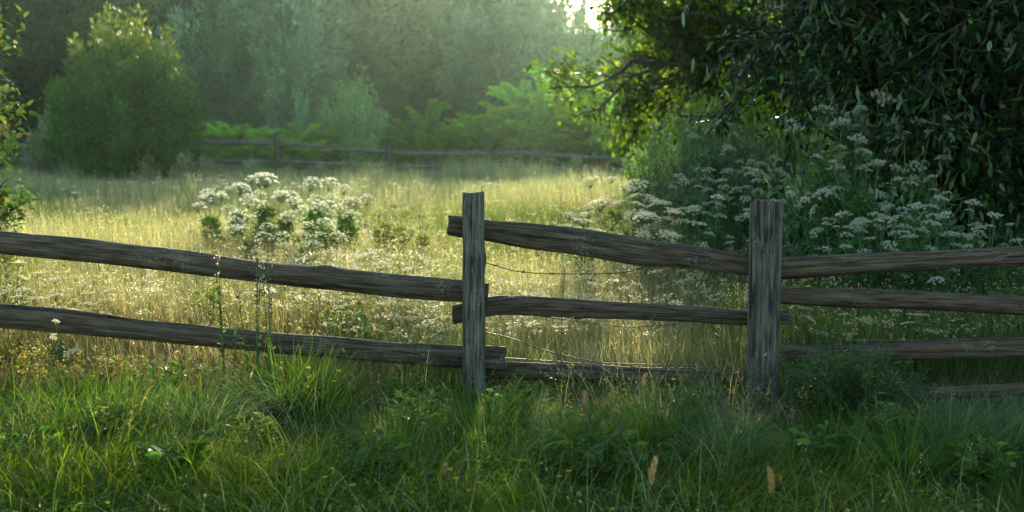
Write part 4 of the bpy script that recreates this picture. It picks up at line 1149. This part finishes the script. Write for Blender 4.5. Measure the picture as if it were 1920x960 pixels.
# foxtail grasses: a stalk and a bristly orange head
def foxtail(seed, H, hl, fat):
    rng = np.random.default_rng(841 + seed)
    root = empty('foxtail_grass', (0, 0, 0))
    hs = max(H - hl, .03)
    b = Buf(); path = np.array([[0, 0, -.02], [.004, 0, hs * .35], [.0, .004, hs * .7], [.012, 0, hs + .01]])
    add_tube(b, path, [.002, .0018, .0016, .0013], (.22, .2, .08), sides=4); b.build('stem', M_STEM, root)
    h = Buf(); n = int(3200 * hl); t = rng.random(n); az = rng.random(n) * TAU; r = fat * np.sin(np.clip(t * 1.02, 0, 1) * math.pi) ** .5
    p = np.array([.012, 0, hs]) + np.stack([np.cos(az) * r * .6 + t * t * .02, np.sin(az) * r * .6, t * hl], 1)
    add_leaves(h, rng, p, np.stack([np.cos(az), np.sin(az), 1.9 + 0 * az], 1) + rng.normal(0, .25, (n, 3)), .024, .0022, jitter_col(rng, (.50, .35, .15), n, .3), simple=True)
    h.build('seed_head', M_DRY, root)
    return root
for j, (px, py, Y, lab) in enumerate([(1217, 862, 5.35, 'orange foxtail at the bottom edge right of centre'), (1452, 885, 5.3, 'fuzzy orange foxtail at the bottom edge below the right post'), (1098, 735, 6.9, 'upright orange foxtail below the low middle rail'), (1203, 705, 7.3, 'small leaning foxtail against the low middle rail end'),
                                      (409, 755, 6.8, 'orange foxtail below the left rail'), (293, 808, 6.3, 'pale foxtail in the left of the verge'), (1066, 600, 7.5, 'thin foxtail below the middle rail'), (1140, 795, 6.4, 'pale foxtail in the verge between the posts'), (832, 870, 5.7, 'pale foxtail left of the bottom centre')]):
    p = at(px, py, Y); z = p[2] - terrain(p[0], Y)
    big = Y < 5.5
    o = foxtail(j, max(z, .12), .115 if big else .07, .010 if big else .007)
    o.location = (p[0], Y, float(terrain(p[0], Y))); o.rotation_euler = (0, 0, j * 2.2)
    tag(o, lab, 'foxtail grass', 'foxtail grasses in the verge')

# yellow flowers
def yellow_flower():
    rng = np.random.default_rng(851)
    root = empty('yellow_flower', (0, 0, 0))
    b = Buf(); add_tube(b, [[0, 0, -.02], [.003, .002, .12], [-.002, 0, .2]], [.0016, .0014, .0012], (.1, .15, .04), sides=4)
    add_leaves(b, rng, np.array([[0, 0, .05], [0, 0, .09], [0, 0, .03]]), rng.normal(0, 1, (3, 3)), .05, .012, np.array([.06, .12, .03])); b.build('stem', M_STEM, root)
    h = Buf(); n = 12; az = np.arange(n) * TAU / n
    add_leaves(h, rng, np.tile([-.002, 0, .2], (n, 1)), np.stack([np.cos(az), np.sin(az), .9 + 0 * az], 1), .012, .0075, np.tile([.80, .55, .02], (n, 1)), nvec=np.tile([0, 0, 1.0], (n, 1)))
    add_leaves(h, rng, np.tile([-.002, 0, .2], (6, 1)), rng.normal(0, .6, (6, 3)) + np.array([0, 0, 1]), .008, .006, np.tile([.6, .3, .01], (6, 1)))
    h.build('petals', M_PETAL, root)
    return root
YF = Proto(yellow_flower)
clusters = [('below the lower left rail', [(243, 772, 6.6), (255, 782, 6.5), (274, 768, 6.6)]),
            ('under the left rail near the middle post', [(578, 710, 7.1), (628, 735, 7.0), (635, 716, 7.1)]),
            ('at the bottom left of the verge', [(55, 950, 5.3), (258, 917, 5.45), (130, 930, 5.4), (162, 945, 5.35)]),
            ('at the bottom between left edge and middle post', [(528, 878, 5.6), (570, 905, 5.5), (545, 940, 5.3), (610, 920, 5.4), (480, 925, 5.4), (500, 888, 5.6), (660, 935, 5.3)]),
            ('below the middle post', [(845, 905, 5.5), (855, 922, 5.4), (900, 930, 5.4), (880, 945, 5.3)]),
            ('in the verge between the posts', [(1050, 918, 5.5), (1068, 908, 5.5), (1052, 745, 6.8), (1262, 732, 7.0), (1170, 752, 6.8), (1090, 800, 6.4)])]
for where, pts in clusters:
    pts = sorted(pts)
    for i, (px, py, Y) in enumerate(pts):
        p = at(px, py, Y); g = float(terrain(p[0], Y))
        YF.place((p[0], Y, g), px * .7, (1.5, 1.5, max(p[2] - g + .06, .1) / .2), f'small yellow flower {where}, ' + ('rightmost' if i == len(pts) - 1 else ORD[i]), 'yellow flower', 'small yellow flowers in the verge')

# ------------------------------------------------------------------ haze
def haze():
    b = Buf()
    lo, hi = np.array([-75., -12., -1.6]), np.array([75., 100., 15.]) 
    v = np.array([[x, y, z] for x in (lo[0], hi[0]) for y in (lo[1], hi[1]) for z in (lo[2], hi[2])])
    q = [[0, 1, 3, 2], [4, 6, 7, 5], [0, 4, 5, 1], [2, 3, 7, 6], [0, 2, 6, 4], [1, 5, 7, 3]]
    m, nt, out = new_mat('meadow_haze')
    pv = nt.nodes.new('ShaderNodeVolumePrincipled')
    pv.inputs['Color'].default_value = (.64, .93, .68, 1); pv.inputs['Density'].default_value = HAZE; pv.inputs['Anisotropy'].default_value = HAZE_G
    nt.links.new(pv.outputs[0], out.inputs['Volume'])
    b.add(v, (1, 1, 1), quads=q)
    o = b.build('haze', m); o['kind'] = 'stuff'; o['label'] = 'thin bright morning haze hanging over the whole meadow'; o['category'] = 'haze'
HAZE, HAZE_G = .0004, .86
haze()

# ------------------------------------------------------------------ light
SUN_EL, SUN_AZ = math.radians(15), math.radians(2.5)      # azimuth measured from +Y towards +X
w = bpy.data.worlds.new('World'); SC.world = w; w.use_nodes = True
nt = w.node_tree
sky = nt.nodes.new('ShaderNodeTexSky'); sky.sky_type = 'NISHITA'; sky.sun_disc = False
sky.sun_elevation = SUN_EL; sky.sun_rotation = SUN_AZ; sky.air_density = 1.0; sky.dust_density = .6
bg = nt.nodes['Background']; bg.inputs['Strength'].default_value = .15
nt.links.new(sky.outputs[0], bg.inputs['Color'])
sd = bpy.data.lights.new('sun', 'SUN'); sd.energy = 5.0; sd.angle = math.radians(.6); sd.color = (1.0, .90, .70)
so = bpy.data.objects.new('sun', sd); COL.objects.link(so)
dirv = Vector((math.sin(SUN_AZ) * math.cos(SUN_EL), math.cos(SUN_AZ) * math.cos(SUN_EL), math.sin(SUN_EL)))
so.rotation_euler = dirv.to_track_quat('Z', 'Y').to_euler(); so.location = dirv * 60

# ------------------------------------------------------------------ camera and render settings
cd = bpy.data.cameras.new('camera'); cam = bpy.data.objects.new('camera', cd); COL.objects.link(cam)
cam.location = (0, 0, CAMZ); cam.rotation_euler = (math.pi / 2 - PITCH, 0, 0)
cd.sensor_width = 36; cd.lens = 36 * F / 1920; cd.clip_end = 1000; cd.clip_start = .05
cd.dof.use_dof = True; cd.dof.focus_distance = 7.7; cd.dof.aperture_fstop = 2.4
SC.camera = cam
vs = SC.view_settings
SC.display_settings.display_device = 'sRGB'
vs.view_transform = 'Standard'; vs.look = 'None'; vs.gamma = 1; vs.exposure = 1.75; vs.use_curve_mapping = False
cy = SC.cycles
cy.use_denoising = True
try: cy.denoiser = 'OPENIMAGEDENOISE'
except Exception: pass
cy.max_bounces = 6; cy.diffuse_bounces = 3; cy.glossy_bounces = 2; cy.transmission_bounces = 3; cy.transparent_max_bounces = 4; cy.volume_bounces = 1
cy.sample_clamp_indirect = 6; cy.use_adaptive_sampling = True; cy.adaptive_threshold = .01
